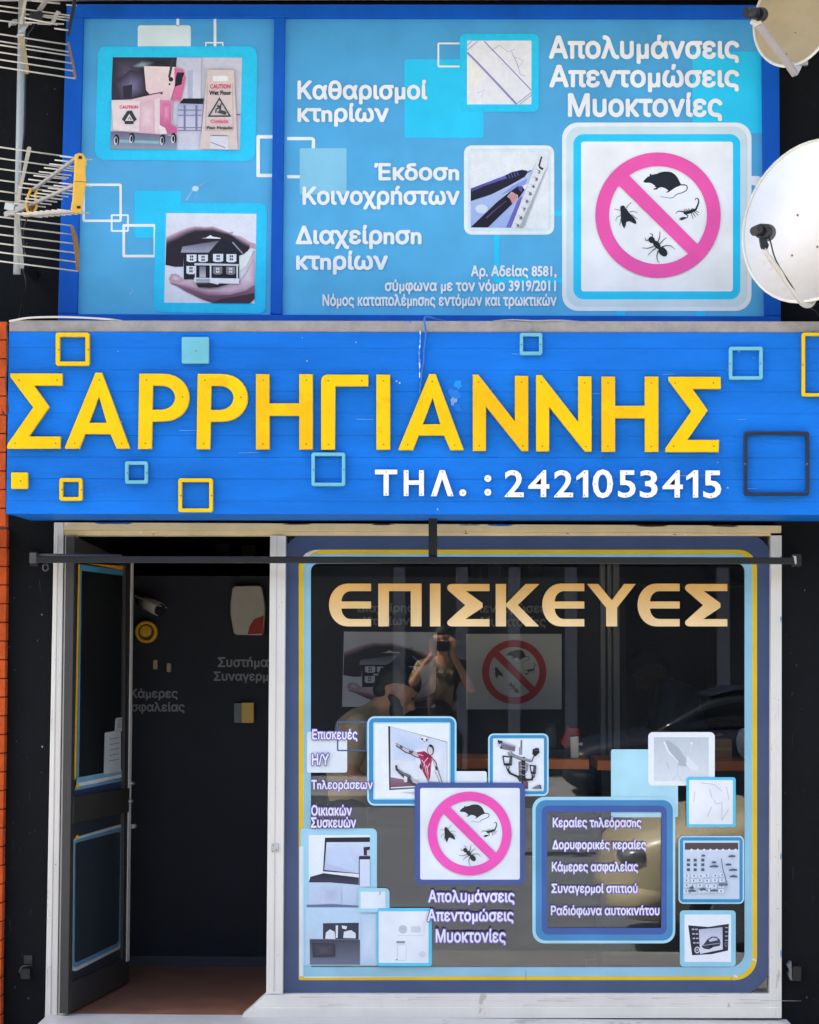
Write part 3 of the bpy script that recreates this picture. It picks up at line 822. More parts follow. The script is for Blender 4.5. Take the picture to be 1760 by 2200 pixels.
sh.stroke(T([(748, 115), (725, 240), (708, 320), (735, 348)]), 5, (64, 64, 76)); sh.stroke(T([(330, 538), (640, 482)]), 2, (54, 50, 60))
sh.poly(T(circ(726, 346, 24)), (40, 40, 46)); sh.poly(T(circ(712, 398, 11)), (44, 44, 50))
sh.text('CAUTION', (*T([(183, 622)])[0], *T([(378, 658)])[0]), (236, 74, 124), .03)
sh.poly(T([(285, 678), (312, 678), (364, 772), (330, 800), (330, 820), (236, 820), (236, 798), (206, 770), (262, 682)]), (58, 62, 66))
sh.poly(T([(285, 712), (330, 786), (240, 786)]), (222, 216, 214)); sh.stroke(T([(272, 770), (290, 745), (306, 778)]), 2, (60, 64, 68))
sh.poly(T([(1112, 250), (1120, 245), (1388, 245), (1394, 252), (1432, 1086), (1336, 1088), (1330, 940), (1147, 936), (1140, 1082), (1035, 1075)]), (224, 206, 202))
sh.poly(T(rrect(1168, 308, 1330, 365, 14, 3)), (242, 240, 242)); sh.poly(T([(1145, 945), (1330, 948), (1334, 1088), (1142, 1080)]), (226, 226, 236))
sh.stroke(T([(1115, 385), (1090, 890), (1385, 892), (1380, 385)]), 1.2, (186, 168, 166)); sh.stroke(T([(1145, 1010), (1300, 1070)]), 1.5, (110, 110, 122)); sh.stroke(T([(1420, 720), (1462, 720)]), 3, (120, 120, 140))
sh.text('CAUTION', (*T([(1140, 397)])[0], *T([(1358, 445)])[0]), (236, 62, 112), .03)
sh.text('Wet Floor', (*T([(1130, 464)])[0], *T([(1365, 512)])[0]), (34, 34, 40), .03)
sh.ring(T([(1240, 535), (1364, 742), (1115, 742)]), T([(1240, 562), (1340, 728), (1139, 728)]), (54, 66, 70))
sh.stroke(T([(1215, 625), (1250, 640), (1245, 680), (1290, 690), (1310, 710)]), 4.5, (64, 74, 78)); sh.stroke(T([(1200, 700), (1205, 660), (1245, 645), (1260, 600)]), 3, (64, 74, 78)); sh.stroke(T([(1220, 690), (1300, 715)]), 3, (64, 74, 78))
sh.text('Cuidado', (*T([(1147, 772)])[0], *T([(1335, 808)])[0]), (238, 96, 140), .03)
sh.text('Piso Mojado', (*T([(1105, 842)])[0], *T([(1378, 884)])[0]), (44, 44, 50), .03)
sh.build('bucket_picture', PICTURE, paneL)
# house in hands
def house(sh, T, dim=1.0):
    c = lambda a: tuple(x*dim for x in a)
    sh.poly(T([(97, 60), (1655, 72), (1620, 1620), (65, 1605)]), c((230, 234, 244)))
    sh.poly(T([(100, 470), (300, 380), (450, 320), (600, 285), (760, 300), (900, 290), (1050, 340), (1180, 395), (1246, 378), (1250, 430), (1400, 470), (1540, 560), (1640, 590), (1640, 690), (1560, 660), (1400, 770), (400, 800), (390, 985), (250, 990), (85, 955)]), c((196, 158, 178)))
    sh.poly(T([(100, 560), (200, 480), (400, 400), (560, 370), (680, 330), (900, 372), (1100, 425), (1250, 462), (1420, 600), (1510, 700), (1440, 768), (1350, 800), (400, 800), (390, 982), (250, 988), (88, 950)]), c((64, 50, 62)))
    sh.poly(T([(300, 560), (480, 420), (680, 345), (900, 385), (1100, 435), (1250, 470), (1420, 620), (1490, 710), (1440, 760), (1350, 790), (400, 790), (360, 900), (120, 900), (110, 700)]), c((38, 34, 44)))
    for i in range(6):
        t = i/5; sh.poly(T([(100 - 0*i, 470 + 26*i), (300, 380 + 26*i), (450, 320 + 22*i), (600, 285 + 18*i), (760, 300 + 14*i), (900, 290 + 16*i), (1050, 340 + 14*i), (1180, 395 + 8*i), (1250, 430 + 8*i), (1400, 480 + 22*i), (1540, 570 + 18*i), (1500, 720), (1400, 770), (400, 800), (390, 985), (250, 990), (85, 955)]), c((lerp(212, 44, t), lerp(180, 36, t), lerp(196, 46, t))))
    sh.poly(T([(140, 1190), (180, 1115), (260, 1105), (330, 1140), (400, 1210), (600, 1240), (650, 1340), (850, 1350), (1000, 1330), (1150, 1280), (1340, 1250), (1450, 1130), (1560, 900), (1600, 690), (1632, 720), (1622, 1540), (1540, 1617), (900, 1612), (700, 1540), (450, 1420), (280, 1320), (160, 1250)]), c((214, 186, 200)))
    for i in range(6):
        t = i/5; sh.poly(T([(160, 1240 + 8*i), (300, 1262 + 12*i), (480, 1290 + 18*i), (800, 1380 + 20*i), (1200, 1400 + 26*i), (1480, 1320 + 30*i), (1624, 1180 + 44*i), (1622, 1540), (1540, 1617), (900, 1612), (700, 1540), (450, 1420), (280, 1320)]), c((lerp(210, 120, t), lerp(178, 84, t), lerp(194, 106, t))))
    sh.soft(T([(1380, 1200), (1500, 1040), (1590, 860), (1622, 900), (1620, 1300), (1450, 1380), (1300, 1340)]), c((206, 176, 192)), c((232, 214, 224)), 5)
    sh.soft(T([(150, 1190), (185, 1120), (260, 1110), (330, 1150), (390, 1220), (330, 1260), (200, 1240)]), c((196, 158, 176)), c((226, 206, 216)), 5)
    sh.poly(T([(160, 1270), (300, 1310), (480, 1370), (800, 1490), (1200, 1470), (1480, 1400), (1624, 1300), (1622, 1540), (1540, 1617), (900, 1612), (700, 1540), (450, 1420), (280, 1320)]), c((150, 110, 134)), c((96, 66, 86)))
    sh.poly(T([(1040, 1540), (1300, 1500), (1622, 1440), (1622, 1540), (1540, 1617), (900, 1612)]), c((70, 48, 62)))
    sh.poly(T([(1360, 830), (1500, 740), (1590, 662), (1604, 700), (1480, 980), (1360, 1065)]), c((236, 240, 236)))
    sh.poly(T([(400, 730), (1355, 730), (1355, 1195), (400, 1205)]), c((32, 35, 43)))
    sh.poly(T([(350, 742), (375, 640), (1012, 535), (830, 742)]), c((96, 98, 112)), c((168, 170, 186)))
    sh.poly(T([(830, 742), (1012, 540), (1230, 560), (1420, 762)]), c((32, 34, 42))); sh.stroke(T([(1240, 562), (1418, 760)]), 3, c((150, 152, 164)))
    sh.poly(T([(700, 495), (780, 488), (860, 440), (900, 468), (1038, 490), (1030, 504)]), c((238, 240, 244)))
    for (a, b, e, d) in ((450, 775, 620, 905), (650, 780, 816, 905), (905, 765, 1080, 905), (1135, 770, 1307, 910), (445, 975, 604, 1115), (905, 985, 1065, 1120), (1130, 985, 1290, 1125)):
        lo = (b > 950 and a > 700)
        sh.poly(T([(a, b), (e, b), (e, d - 18), (e - 40, d), (a + 40, d), (a, d - 18)]), c((138, 130, 138) if lo else (234, 238, 244)))
        for q in (-1, 1):
            for w in (0, 1): 
                x = (a + e)/2 + q*16; y = b + 18 + w*52
                sh.poly(T(rect(x - 12, y, x + 12, y + 36)), c((226, 226, 230) if lo else (48, 50, 58)))
    sh.poly(T([(580, 935), (600, 922), (1352, 942), (1352, 972), (585, 962)]), c((214, 218, 226)))
    sh.poly(T(rect(672, 980, 780, 1170)), c((120, 122, 132)), c((196, 198, 206)))
    for (a, e) in ((592, 614), (850, 876), (1310, 1334)): sh.poly(T(rect(a, 968, e, 1195)), c((232, 234, 240)))
    sh.poly(T([(575, 1175), (1357, 1190), (1352, 1280), (1010, 1270), (985, 1292), (860, 1262), (610, 1262), (580, 1240)]), c((234, 236, 242)))
    sh.poly(T(rect(612, 1196, 852, 1270)), c((150, 154, 164)))
    for y in (1212, 1238): sh.poly(T(rect(612, y, 852, y + 7)), c((228, 230, 236)))
    sh.poly(T([(610, 1272), (860, 1268), (985, 1296), (1010, 1275), (1180, 1284), (985, 1342), (850, 1352), (650, 1342)]), c((44, 36, 44)))
sh = Sheet(uf, -0.0034)
sh.poly([(334, 452), (338, 441), (348, 436), (560, 436), (570, 440), (574, 450), (571, 662), (567, 670), (556, 674), (345, 671), (334, 666), (330, 655)], CY)
house(sh, zt(345, 450, 0.1246))
sh.build('house_picture', PICTURE, paneL)

# ------------------------------------------------------------------ right printed pane
sh = Sheet(uf, -0.005)
for pts in (rect(617, 294, 672, 301), rect(617, 376, 672, 383)): sh.poly(pts, WH)
sh.poly([(668, 294), (673, 295), (677, 299), (677, 378), (673, 382), (668, 383), (669, 376), (670, 300)], WH)
outline(sh, 940, 91, 1000, 144.5, 4, 4, WH)
sh.ring(rrect(1560, 378, 1642, 470, 14, 3), rrect(1579, 397, 1623, 451, 5, 3), WH)
sh.build('printed_outlines', VINYL, paneR)
Sheet(uf, -0.0055).poly(rrect(869, 127, 1039, 296, 6), CY).build('printed_square', VINYL, paneR)
Sheet(uf, -0.0046).poly(rrect(644, 318, 745, 418, 4), (138, 206, 234)).build('printed_square', VINYL, paneR)
Sheet(uf, -0.0055).poly(rect(1488, 111, 1638, 286), CY).build('printed_square', VINYL, paneR)
sh = Sheet(uf, -0.0052)
for q in (rect(1061, 500, 1073, 597), rect(1061, 596, 1210, 608), rect(1190, 452, 1212, 464), rect(1325, 660, 1344, 679), rect(1498, 660, 1516, 679)): sh.poly(q, CY)
sh.build('printed_lines', VINYL, paneR)
# blueprint
sh = Sheet(uf, -0.0036); T = zt(580, 0, 0.371)
sh.poly(rrect(988, 72, 1158, 240, 12), CY); sh.poly(rect(1004, 87, 1142, 224), (240, 242, 248))
sh.poly(T([(1142, 330), (1255, 430), (1142, 560)]), (246, 246, 240)); 
sh.stroke(T([(1143, 303), (1200, 360), (1300, 465), (1428, 602)]), 4.2, (138, 142, 204)); sh.stroke(T([(1143, 303), (1200, 360), (1300, 465), (1428, 602)]), 2.0, (160, 150, 190))
for p, w in (([(1240, 237), (1350, 350), (1514, 522)], 2.0), ([(1143, 290), (1205, 237)], 1.2), ([(1428, 602), (1514, 535)], 1.4), ([(1448, 602), (1516, 550)], 1.2), ([(1143, 262), (1170, 237)], 1), ([(1280, 292), (1330, 262), (1380, 300), (1420, 285)], .7), ([(1400, 300), (1430, 360), (1450, 430), (1480, 440)], .8), ([(1420, 330), (1470, 350), (1440, 390)], .7), ([(1200, 540), (1240, 520), (1225, 560)], .6)):
    sh.stroke(T(p), w, (132, 134, 190))
sh.build('blueprint_picture', PICTURE, paneR)
# pens and ruler
sh = Sheet(uf, -0.0036); T = zt(990, 310, 0.1217)
sh.poly(rrect(997, 312, 1191, 504, 17), (238, 246, 250)); sh.poly(rrect(1005, 319, 1184, 497, 10), (220, 238, 244))
sh.poly(T(rect(175, 128, 1545, 1472)), (236, 241, 244))
sh.poly(T([(175, 850), (500, 780), (900, 640), (1270, 440), (1380, 230), (1300, 500), (880, 1472), (175, 1472)]), (200, 214, 242), (160, 182, 234))
sh.poly(T([(700, 900), (900, 740), (1180, 600), (1150, 700), (900, 820)]), (140, 160, 228)); sh.poly(T([(800, 1472), (1000, 1000), (1090, 900), (930, 1472)]), (110, 110, 190))
sh.poly(T(circ(370, 1140, 110, 80)), (216, 230, 244))
sh.poly(T([(178, 780), (780, 550), (900, 490), (1080, 448), (1165, 462), (1188, 490), (1130, 575), (900, 705), (540, 885), (178, 1002)]), (36, 33, 48))
sh.poly(T([(178, 785), (780, 553), (825, 595), (400, 740), (195, 838)]), (112, 106, 200), (78, 72, 150))
for x in (840, 890, 940, 990): sh.stroke(T([(x, 520 - (x - 840)*.3), (x + 30, 600 - (x - 840)*.3)]), 2.4, (92, 86, 160))
sh.stroke(T([(1180, 492), (1245, 460)]), 2.2, (70, 66, 110))
sh.poly(T([(178, 1462), (480, 1468), (900, 1062), (1020, 960), (1130, 800), (1100, 738), (1010, 738), (850, 850), (640, 1020)]), (34, 28, 42))
sh.stroke(T([(450, 1300), (640, 1130), (800, 1000)]), 3.6, (88, 70, 120), 1.5)
sh.poly(T([(820, 918), (900, 832), (1012, 900), (1014, 970), (912, 1052), (870, 960)]), (218, 168, 172))
for i in range(4): sh.stroke(T([(850 + 32*i, 890 - 12*i), (915 + 26*i, 1030 - 26*i)]), 1.0, (150, 100, 112))
sh.poly(T([(1005, 740), (1100, 736), (1075, 850), (1030, 800)]), (92, 80, 150)); sh.poly(T([(1090, 738), (1195, 685), (1130, 805)]), (240, 236, 244))
sh.poly(T([(1380, 212), (1530, 190), (1540, 380), (1112, 1470), (888, 1470), (1190, 700)]), (230, 233, 237))
sh.poly(T([(1470, 500), (1540, 372), (1112, 1470), (1030, 1470)]), (176, 184, 188))
sh.stroke(T([(1430, 215), (1385, 370), (1400, 410), (1455, 440)]), 3.2, (40, 44, 50), 5)
for (x, y), d in zip(((1385, 485), (1335, 615), (1280, 745), (1230, 875), (1175, 1005), (1125, 1150), (1065, 1300), (1010, 1440)), '23456789'):
    sh.text(d, (*T([(x - 26, y - 30)])[0], *T([(x + 26, y + 26)])[0]), (64, 70, 76), .03)
    sh.stroke(T([(x - 160 + 100, y - 40), (x - 20, y - 46)]), .7, (140, 146, 152))
sh.build('pens_picture', PICTURE, paneR)
# no-pests card
sh = Sheet(uf, -0.0042)
sh.poly(rrect(1208, 263, 1615, 668, 34, 7), (240, 248, 251)); sh.poly(rrect(1217, 272, 1606, 659, 28, 7), (212, 234, 240))
sh.poly(rrect(1232, 288, 1591, 643, 22, 6), CY); sh.poly(rrect(1249, 304, 1575, 626, 5, 4), (247, 250, 251))
pests(sh, 1414, 462, 134.6)
sh.build('no_pests_picture', VINYL, paneR)
TXT = [('Καθαρισμοί', (639, 171, 919, 224)), ('κτnρίων', (639, 221, 836, 272)), ('Έκδοσn', (804, 350, 987, 388)), ('Κοινοχρńστων', (650, 399, 988, 450)),
       ('Διαχείρnσn', (635, 483, 906, 535)), ('κτnρίων', (636, 538, 834, 590)), ('Αρ. Αδείας 8581,', (1012, 569, 1196, 600)),
       ('σύμφωνα με τον νόμο 3919/2011', (827, 600, 1195, 632)), ('Νόμος καταπολέμnσnς εντόμων και τρωκτικών', (693, 631, 1196, 664)),
       ('Απολυμάνσεις', (1179, 74, 1589, 137)), ('Απεντομώσεις', (1180, 137, 1589, 198)), ('Μυοκτονίες', (1220, 198, 1553, 260))]
for t, b in TXT:
    Sheet(uf, -0.0018).text(t, b, (246, 250, 252), .036).build('lettering', VINYL, paneR)
# soft reflection painted pale on the left pane, plus one small mark
sh = Sheet(uf, -0.004)
for p in ([(400, 430), (415, 408), (432, 398), (455, 383)], [(412, 410), (428, 400), (420, 425)], [(280, 632), (284, 625), (283, 618)]): sh.stroke(p, 3.0, (150, 205, 232), 0.6)
sh.poly(circ(420, 405, 7, 6), (206, 232, 244))
sh.build('pane_reflection', VINYL, paneL)

# ------------------------------------------------------------------ white shop front frame
SY = 0.0
sf = front(SY)
fr = thing('shopfront_frame', PY(600, 2186, SY), 'white aluminium shop front frame round the door and the window', 'frame')
def fbar(name, pts, m=M_WHITE, off=0.0, depth=0.11, bev=0.003, plane=None):
    return obj(name, slab_px(pts, plane or sf, depth, off, bev), m, fr)
fbar('post', [(116, 1122), (137, 1122), (122.5, 2186), (96.5, 2186)])
fbar('post', [(580.5, 1150), (614, 1150), (607.5, 2136), (572, 2136)], off=0.004)
fbar('post', [(1657, 1150), (1680, 1150), (1680, 2186), (1655, 2186)], off=0.004)
fbar('header', [(137.4, 1122), (1679, 1129), (1679, 1145), (137.4, 1139)], M_HEADER, 0.002)
fbar('header_bead', [(137.4, 1139.4), (1657, 1145.4), (1657, 1151), (137.4, 1150)], M_HEADER, -0.008)
fbar('door_jamb', [(139.5, 1150.5), (160, 1150.5), (144, 2180), (124, 2180)], M_BEIGE, -0.006, 0.10)
fbar('jamb_bead', [(122.8, 1152), (124.6, 1152), (109, 2184), (107, 2184)], M_BEIGE, 0.003, 0.01, 0.0006)
fbar('post_bead', [(594, 1152), (595.5, 1152), (589, 2130), (587.5, 2130)], M_BEIGE, 0.0065, 0.01, 0.0006)
fbar('bottom_rail', [(572, 2136.5), (1655, 2136.5), (1655, 2165), (541, 2165)], M_WHITE, 0.0, 0.11)
fbar('base_plinth', [(541, 2165.4), (1680, 2165.4), (1680, 2188), (515, 2188)], M_WHITE, 0.012, 0.11)
# strike plate on the middle post
obj('strike_plate', slab_px(rrect(583, 1812, 599, 1830, 2, 2), sf, 0.006, 0.009, 0.001), M_STEEL, fr)
for q in ((587, 1816), (594, 1826)): place('screw', screw_mesh(0.003, 0.002), sf.P(q[0], q[1], 0.009), fr)
for (u, v) in ((148, 1177), (144.5, 1378), (140, 1579), (137, 1790), (134, 1968)):
    place('screw', screw_mesh(0.004, 0.002), sf.P(u, v, -0.0055), fr)
# paint smears, chips and grime on the white frame
random.seed(33)
sh = Sheet(sf, 0.0056)
def blot(cx, cy, rx, ry, c, n=12): sh.poly([(cx + rx*random.uniform(.6, 1.15)*math.cos(t), cy + ry*random.uniform(.5, 1.2)*math.sin(t)) for t in [k*math.tau/n for k in range(n)]], c)
for cx, rx, c in ((236, 34, (26, 84, 160)), (268, 16, (40, 96, 160)), (640, 40, (40, 38, 34)), (1010, 26, (120, 140, 150)), (1075, 30, (30, 96, 176)), (1400, 40, (44, 42, 38)), (820, 30, (46, 44, 40)), (1560, 40, (60, 58, 52))):
    blot(cx, 1123.5 + (cx - 137)*.0046, rx, 2.2, c)
for cx, cy in ((1001, 1146), (1219, 1146.5), (330, 1147), (1450, 1148)): blot(cx, cy, random.uniform(2, 6), .9, (60, 54, 44), 8)
sh.stroke([(1000, 1139), (1001, 1143), (1004, 1148)], 1.6, (50, 46, 38), .4)
for _ in range(40):
    side = random.choice([(100, 118), (584, 608), (1659, 1677)]); cy = random.uniform(1180, 2120)
    x0_ = lerp(side[0], side[1], random.random()) + (lerp(14, 0, (cy - 1150)/1036) if side[0] < 200 else lerp(0, -4, (cy - 1150)/1000) if side[0] < 700 else 0)
    if random.random() < .5: sh.stroke([(x0_, cy), (x0_ + random.uniform(-.8, .8), cy + random.uniform(8, 50))], random.uniform(.5, 1.6), random.choice([(196, 192, 182), (184, 178, 164), (206, 204, 198)]), .3)
    else: blot(x0_, cy, random.uniform(.5, 1.6), random.uniform(.5, 2.0), random.choice([(150, 144, 130), (90, 86, 80), (176, 170, 158)]), 7)
for _ in range(34):
    cx = random.uniform(620, 1650); cy = random.uniform(2140, 2162)
    sh.stroke([(cx, cy), (cx + random.uniform(10, 90), cy + random.uniform(-1, 1))], random.uniform(.5, 1.8), random.choice([(202, 198, 190), (190, 186, 178), (196, 192, 184)]), .3)
for cy in (1200, 1330, 1840, 2050): blot(1678, cy, 1.6, 9, (110, 160, 196), 9)
sh.build('paint_smears', VINYL, fr, kind='stuff')
# step and threshold
zs = 0.0
st = obj('doorstep', box_me(PZ(84, 2196, 0).x, PZ(1697, 2196, 0).x, -0.34, 0.03, -0.14, 0.0, 0.006), M_MARBLE, None,
         'pale marble doorstep along the foot of the shop front', 'step')

# ------------------------------------------------------------------ the shop window: pane and film
GY = 0.035
gp = front(GY)
win = thing('shop_window', PY(1130, 2136, GY), 'large shop window with film border, stickers and gold lettering', 'window')
obj('pane', slab_px([(604, 1142), (1664, 1142), (1664, 2142), (600, 2142)], gp, 0.006), GLASS, win)
NAVY = (66, 84, 122); LB = (146, 198, 218); YEL = (230, 194, 24)
L1 = rrect(606, 1144, 1660, 2140, (62, 66, 82, 3), 8); L2 = rrect(642, 1181, 1627, 2106, (38, 40, 48, 3), 8)
L3 = rrect(652, 1190, 1617, 2098, (32, 34, 42, 3), 8); L4 = rrect(668, 1211, 1600, 2078, (16, 16, 32, 3), 8)
Sheet(gp, 0.0006).ring(L1, L2, NAVY).build('film_border', FILM, win)
Sheet(gp, 0.0012).ring(L2, L3, YEL).build('film_border', FILM, win)
Sheet(gp, 0.0012).ring(L3, L4, LB).build('film_border', FILM, win)
sh = Sheet(gp, 0.003)
sh.poly([(643, 1819), (652, 1819), (652, 2098), (643, 2098)], (222, 232, 238)); sh.poly([(652, 2098.5), (980, 2098.5), (652, 2101)], (230, 236, 240))
sh.poly([(646, 1207), (656, 1190), (676, 1182), (690, 1181), (672, 1188), (660, 1198), (652, 1210)], (220, 226, 226))
for (x, y) in ((1621, 2062), (1581, 2098)):
    sh.poly([(x - 6, y), (x - 2, y - 4), (x + 5, y + 1), (x + 3, y + 4), (x - 2, y + 2)], (226, 226, 210))
sh.stroke([(1130, 2085), (1131, 2133)], .8, (60, 76, 110)); sh.stroke([(1572, 2100), (1573, 2133)], .8, (60, 76, 110))
sh.build('film_patch', FILM, win)

# gold word
z8 = zt(580, 1100, 0.3594); z9 = zt(1140, 1100, 0.3594)
def arc(cx, cy, rx, ry, a0, a1, n=8): return [(cx + rx*math.cos(math.radians(a0 + (a1 - a0)*k/n)), cy + ry*math.sin(math.radians(a0 + (a1 - a0)*k/n))) for k in range(n + 1)]
def gE(x): return [(x + 252, 428), (x + 252, 473)] + [(x + 130, 473)] + arc(x + 130, 535, 55, 62, 270, 188, 6) + [(x + 75, 535), (x + 252, 535), (x + 252, 577), (x + 75, 577)] + arc(x + 130, 578, 55, 62, 172, 90, 6) + [(x + 252, 640), (x + 252, 684)] + arc(x + 110, 556, 110, 128, 90, 270, 14)
def gS(x): return [(x + 253, 430), (x + 253, 473), (x + 112, 473), (x + 212, 545), (x + 212, 572), (x + 108, 640), (x + 253, 640), (x + 253, 684)] + arc(x + 28, 662, 28, 22, 90, 215, 5) + [(x + 108, 557)] + arc(x + 26, 454, 26, 24, 150, 270, 5)
GOLD = [(z8, gE(353)), (z8, [(648, 428), (907, 428), (907, 684), (842, 684), (842, 473), (712, 473), (712, 684), (648, 684)]), (z8, [(957, 428), (1020, 428), (1020, 684), (957, 684)]),
        (z8, gS(1060)), (z8, [(1350, 430), (1412, 430), (1412, 550), (1530, 430), (1612, 430), (1483, 556), (1610, 684), (1530, 684), (1412, 562), (1412, 684), (1350, 684)]),
        (z9, gE(70)), (z9, [(338, 430), (405, 430), (486, 528), (560, 430), (630, 430), (518, 572), (518, 684), (452, 684), (452, 572)]), (z9, gE(640)), (z9, gS(924))]
for z, pts in GOLD:
    # banded so the printed gold fade follows the height of every letter
    Sheet(gp, 0.0006).poly(z(pts), (228, 176, 96), (246, 216, 164)).build('gold_letter', FILM, win)

# stickers
LIL = (240, 240, 250); PUR = (108, 84, 186)
def sticker(name, off=0.002): return Sheet(gp, off)
def card(sh, x0, y0, x1, y1, r, cols, widths):
    q = 0
    for c, w in zip(cols, widths):
        sh.poly(rrect(x0 + q, y0 + q, x1 - q, y1 - q, max(r - q, 1), 5), c); q += w
RIM = (176, 226, 244); BLU = (66, 144, 194)
sticker('a').poly(rrect(660, 1572, 746, 1660, 5), (228, 238, 247)).build('sticker_square', FILM, win)
sh = sticker('b', .0026); outline(sh, 724, 1550, 789, 1614, 3, 3, (66, 92, 138)); sh.build('sticker_outline', FILM, win)
# television card
sh = sticker('tv', .0026); T = zt(790, 1540, 0.2319)
card(sh, 789, 1539, 981, 1731, 16, (RIM, BLU, RIM, (236, 243, 250)), (4, 9, 3, 0))
sh.poly(T([(190, 85), (738, 232), (738, 645), (200, 680)]), (60, 62, 70)); sh.poly(T([(210, 92), (735, 236), (735, 640), (214, 664)]), (206, 220, 240), (232, 236, 242))
sh.poly(T([(214, 560), (450, 600), (450, 640), (214, 655)]), (150, 112, 134), (110, 84, 104)); sh.poly(T([(300, 700), (560, 690), (560, 720), (440, 722)]), (196, 202, 212))
sh.soft(T([(230, 110), (560, 205), (540, 420), (240, 400)]), (208, 221, 240), (190, 208, 236), 6)
sh.soft(T([(440, 300), (700, 300), (700, 600), (470, 590)]), (222, 230, 241), (238, 240, 244), 5)
sh.poly(T([(255, 250), (275, 244), (300, 262), (350, 290), (415, 312), (470, 338), (478, 380), (440, 372), (400, 345), (350, 330), (290, 290)]), (198, 190, 196))
sh.stroke(T([(262, 266), (300, 292), (352, 330), (400, 345), (440, 370), (480, 382)]), 2.4, (60, 60, 70), 2.0); sh.stroke(T([(258, 246), (300, 262), (350, 290), (430, 318)]), 1.0, (120, 116, 126))
sh.poly(T([(380, 312), (425, 320), (415, 342), (385, 335)]), (84, 82, 94)); sh.poly(T([(300, 262), (330, 280), (318, 296), (296, 280)]), (88, 86, 96))
sh.poly(T([(455, 330), (525, 318), (602, 372), (588, 450), (580, 560), (562, 602), (512, 510), (488, 400)]), (176, 44, 96), (150, 34, 80))
sh.poly(T([(500, 330), (540, 330), (590, 372), (560, 420), (520, 380)]), (140, 28, 70)); 
for q_ in ([(500, 400), (530, 440), (540, 520)], [(560, 380), (525, 420), (520, 470)], [(545, 450), (560, 520), (560, 585)], [(580, 430), (555, 470), (548, 540)], [(470, 350), (520, 360)]): sh.stroke(T(q_), 1.8, (236, 206, 218), .8)
sh.poly(T([(488, 430), (505, 460), (500, 500), (480, 470)]), (70, 64, 76))
sh.poly(T(circ(584, 308, 30, 50)), (206, 204, 208)); sh.ring(T(circ(584, 308, 31, 52)), T(circ(582, 308, 24, 45)), (66, 66, 76)); sh.poly(T([(560, 270), (590, 258), (612, 290), (606, 330), (598, 290)]), (52, 52, 62))
sh.poly(T([(590, 385), (625, 400), (650, 480), (640, 500), (612, 440)]), (206, 200, 206)); sh.stroke(T([(600, 386), (632, 420), (650, 490), (692, 612)]), 2.2, (76, 76, 86), 1.2); sh.stroke(T([(620, 500), (650, 560), (668, 610)]), 1.4, (150, 150, 160)); sh.poly(T([(625, 455), (648, 470), (645, 498), (628, 490)]), (60, 60, 70))
sh.poly(T([(255, 452), (275, 448), (278, 480), (330, 515), (395, 540), (420, 590), (470, 630), (430, 640), (380, 610), (350, 615), (335, 570), (280, 515), (258, 490)]), (74, 72, 84))
sh.poly(T([(340, 545), (368, 560), (366, 605), (342, 608), (332, 580)]), (226, 222, 228)); sh.stroke(T([(285, 500), (340, 530), (390, 552)]), 1.4, (150, 148, 160)); sh.poly(T([(392, 560), (440, 590), (470, 585), (468, 625), (420, 610)]), (190, 184, 194))
sh.soft(T([(555, 600), (690, 610), (690, 640), (555, 640)]), (150, 150, 166), (70, 70, 84), 4)
sh.poly(T(circ(523, 208, 34, 26)), (236, 238, 242)); sh.poly(T([(495, 195), (515, 203), (514, 222), (497, 214)]), (44, 46, 54)); sh.poly(T([(543, 203), (557, 207), (549, 228), (537, 222)]), (60, 62, 70)); sh.stroke(T([(515, 228), (535, 232)]), 1.4, (120, 122, 132))
sh.build('television_sticker', PICFILM, win)
sticker('c').poly(rrect(968, 1657, 1046, 1700, 5), (232, 240, 248)).build('sticker_square', FILM, win)
sh = sticker('cctv', .0026)
card(sh, 1049, 1576, 1179, 1710, 12, (RIM, BLU, RIM, (230, 239, 247)), (3.5, 6.5, 2, 0))
sh.soft(T(rect(1165, 208, 1632, 668)), (232, 240, 248), (224, 234, 244), 3)
sh.poly(T([(1418, 216), (1434, 216), (1432, 352), (1412, 352)]), (118, 118, 130)); sh.poly(T(rrect(1402, 282, 1430, 352, 5, 2)), (150, 150, 162))
sh.poly(T([(1422, 372), (1460, 372), (1466, 668), (1428, 668)]), (38, 38, 46)); sh.poly(T([(1396, 420), (1420, 410), (1426, 600), (1402, 600)]), (120, 118, 128)); sh.poly(T([(1462, 420), (1492, 440), (1486, 500), (1464, 520)]), (142, 142, 154))
for y in range(395, 660, 28): sh.stroke(T([(1408, y), (1474, y + 10)]), 1.4, random.choice([(96, 90, 100), (160, 158, 168), (24, 24, 30)]))
sh.poly(T([(1440, 600), (1488, 600), (1486, 668), (1442, 668)]), (130, 84, 96), (84, 70, 82))
sh.poly(T([(1240, 220), (1374, 264), (1362, 322), (1350, 318), (1226, 296)]), (150, 148, 162), (106, 104, 118)); sh.poly(T([(1240, 220), (1374, 264), (1372, 278), (1238, 236)]), (196, 196, 206)); sh.stroke(T([(1250, 262), (1356, 298)]), 1.0, (90, 88, 100))
sh.poly(T([(1206, 214), (1250, 226), (1242, 296), (1204, 264)]), (40, 40, 46)); sh.poly(T(circ(1222, 256, 18, 24)), (196, 202, 210)); sh.poly(T(circ(1224, 240, 12, 14)), (60, 60, 66))
sh.poly(T([(1294, 330), (1306, 325), (1420, 372), (1525, 402), (1522, 420), (1418, 402), (1300, 352)]), (150, 150, 160)); sh.stroke(T([(1300, 350), (1420, 402), (1522, 420)]), 1.2, (50, 50, 58)); sh.stroke(T([(1522, 412), (1538, 372), (1548, 356)]), 2.2, (60, 60, 68)); sh.stroke(T([(1322, 318), (1360, 360)]), 1.6, (110, 110, 120))
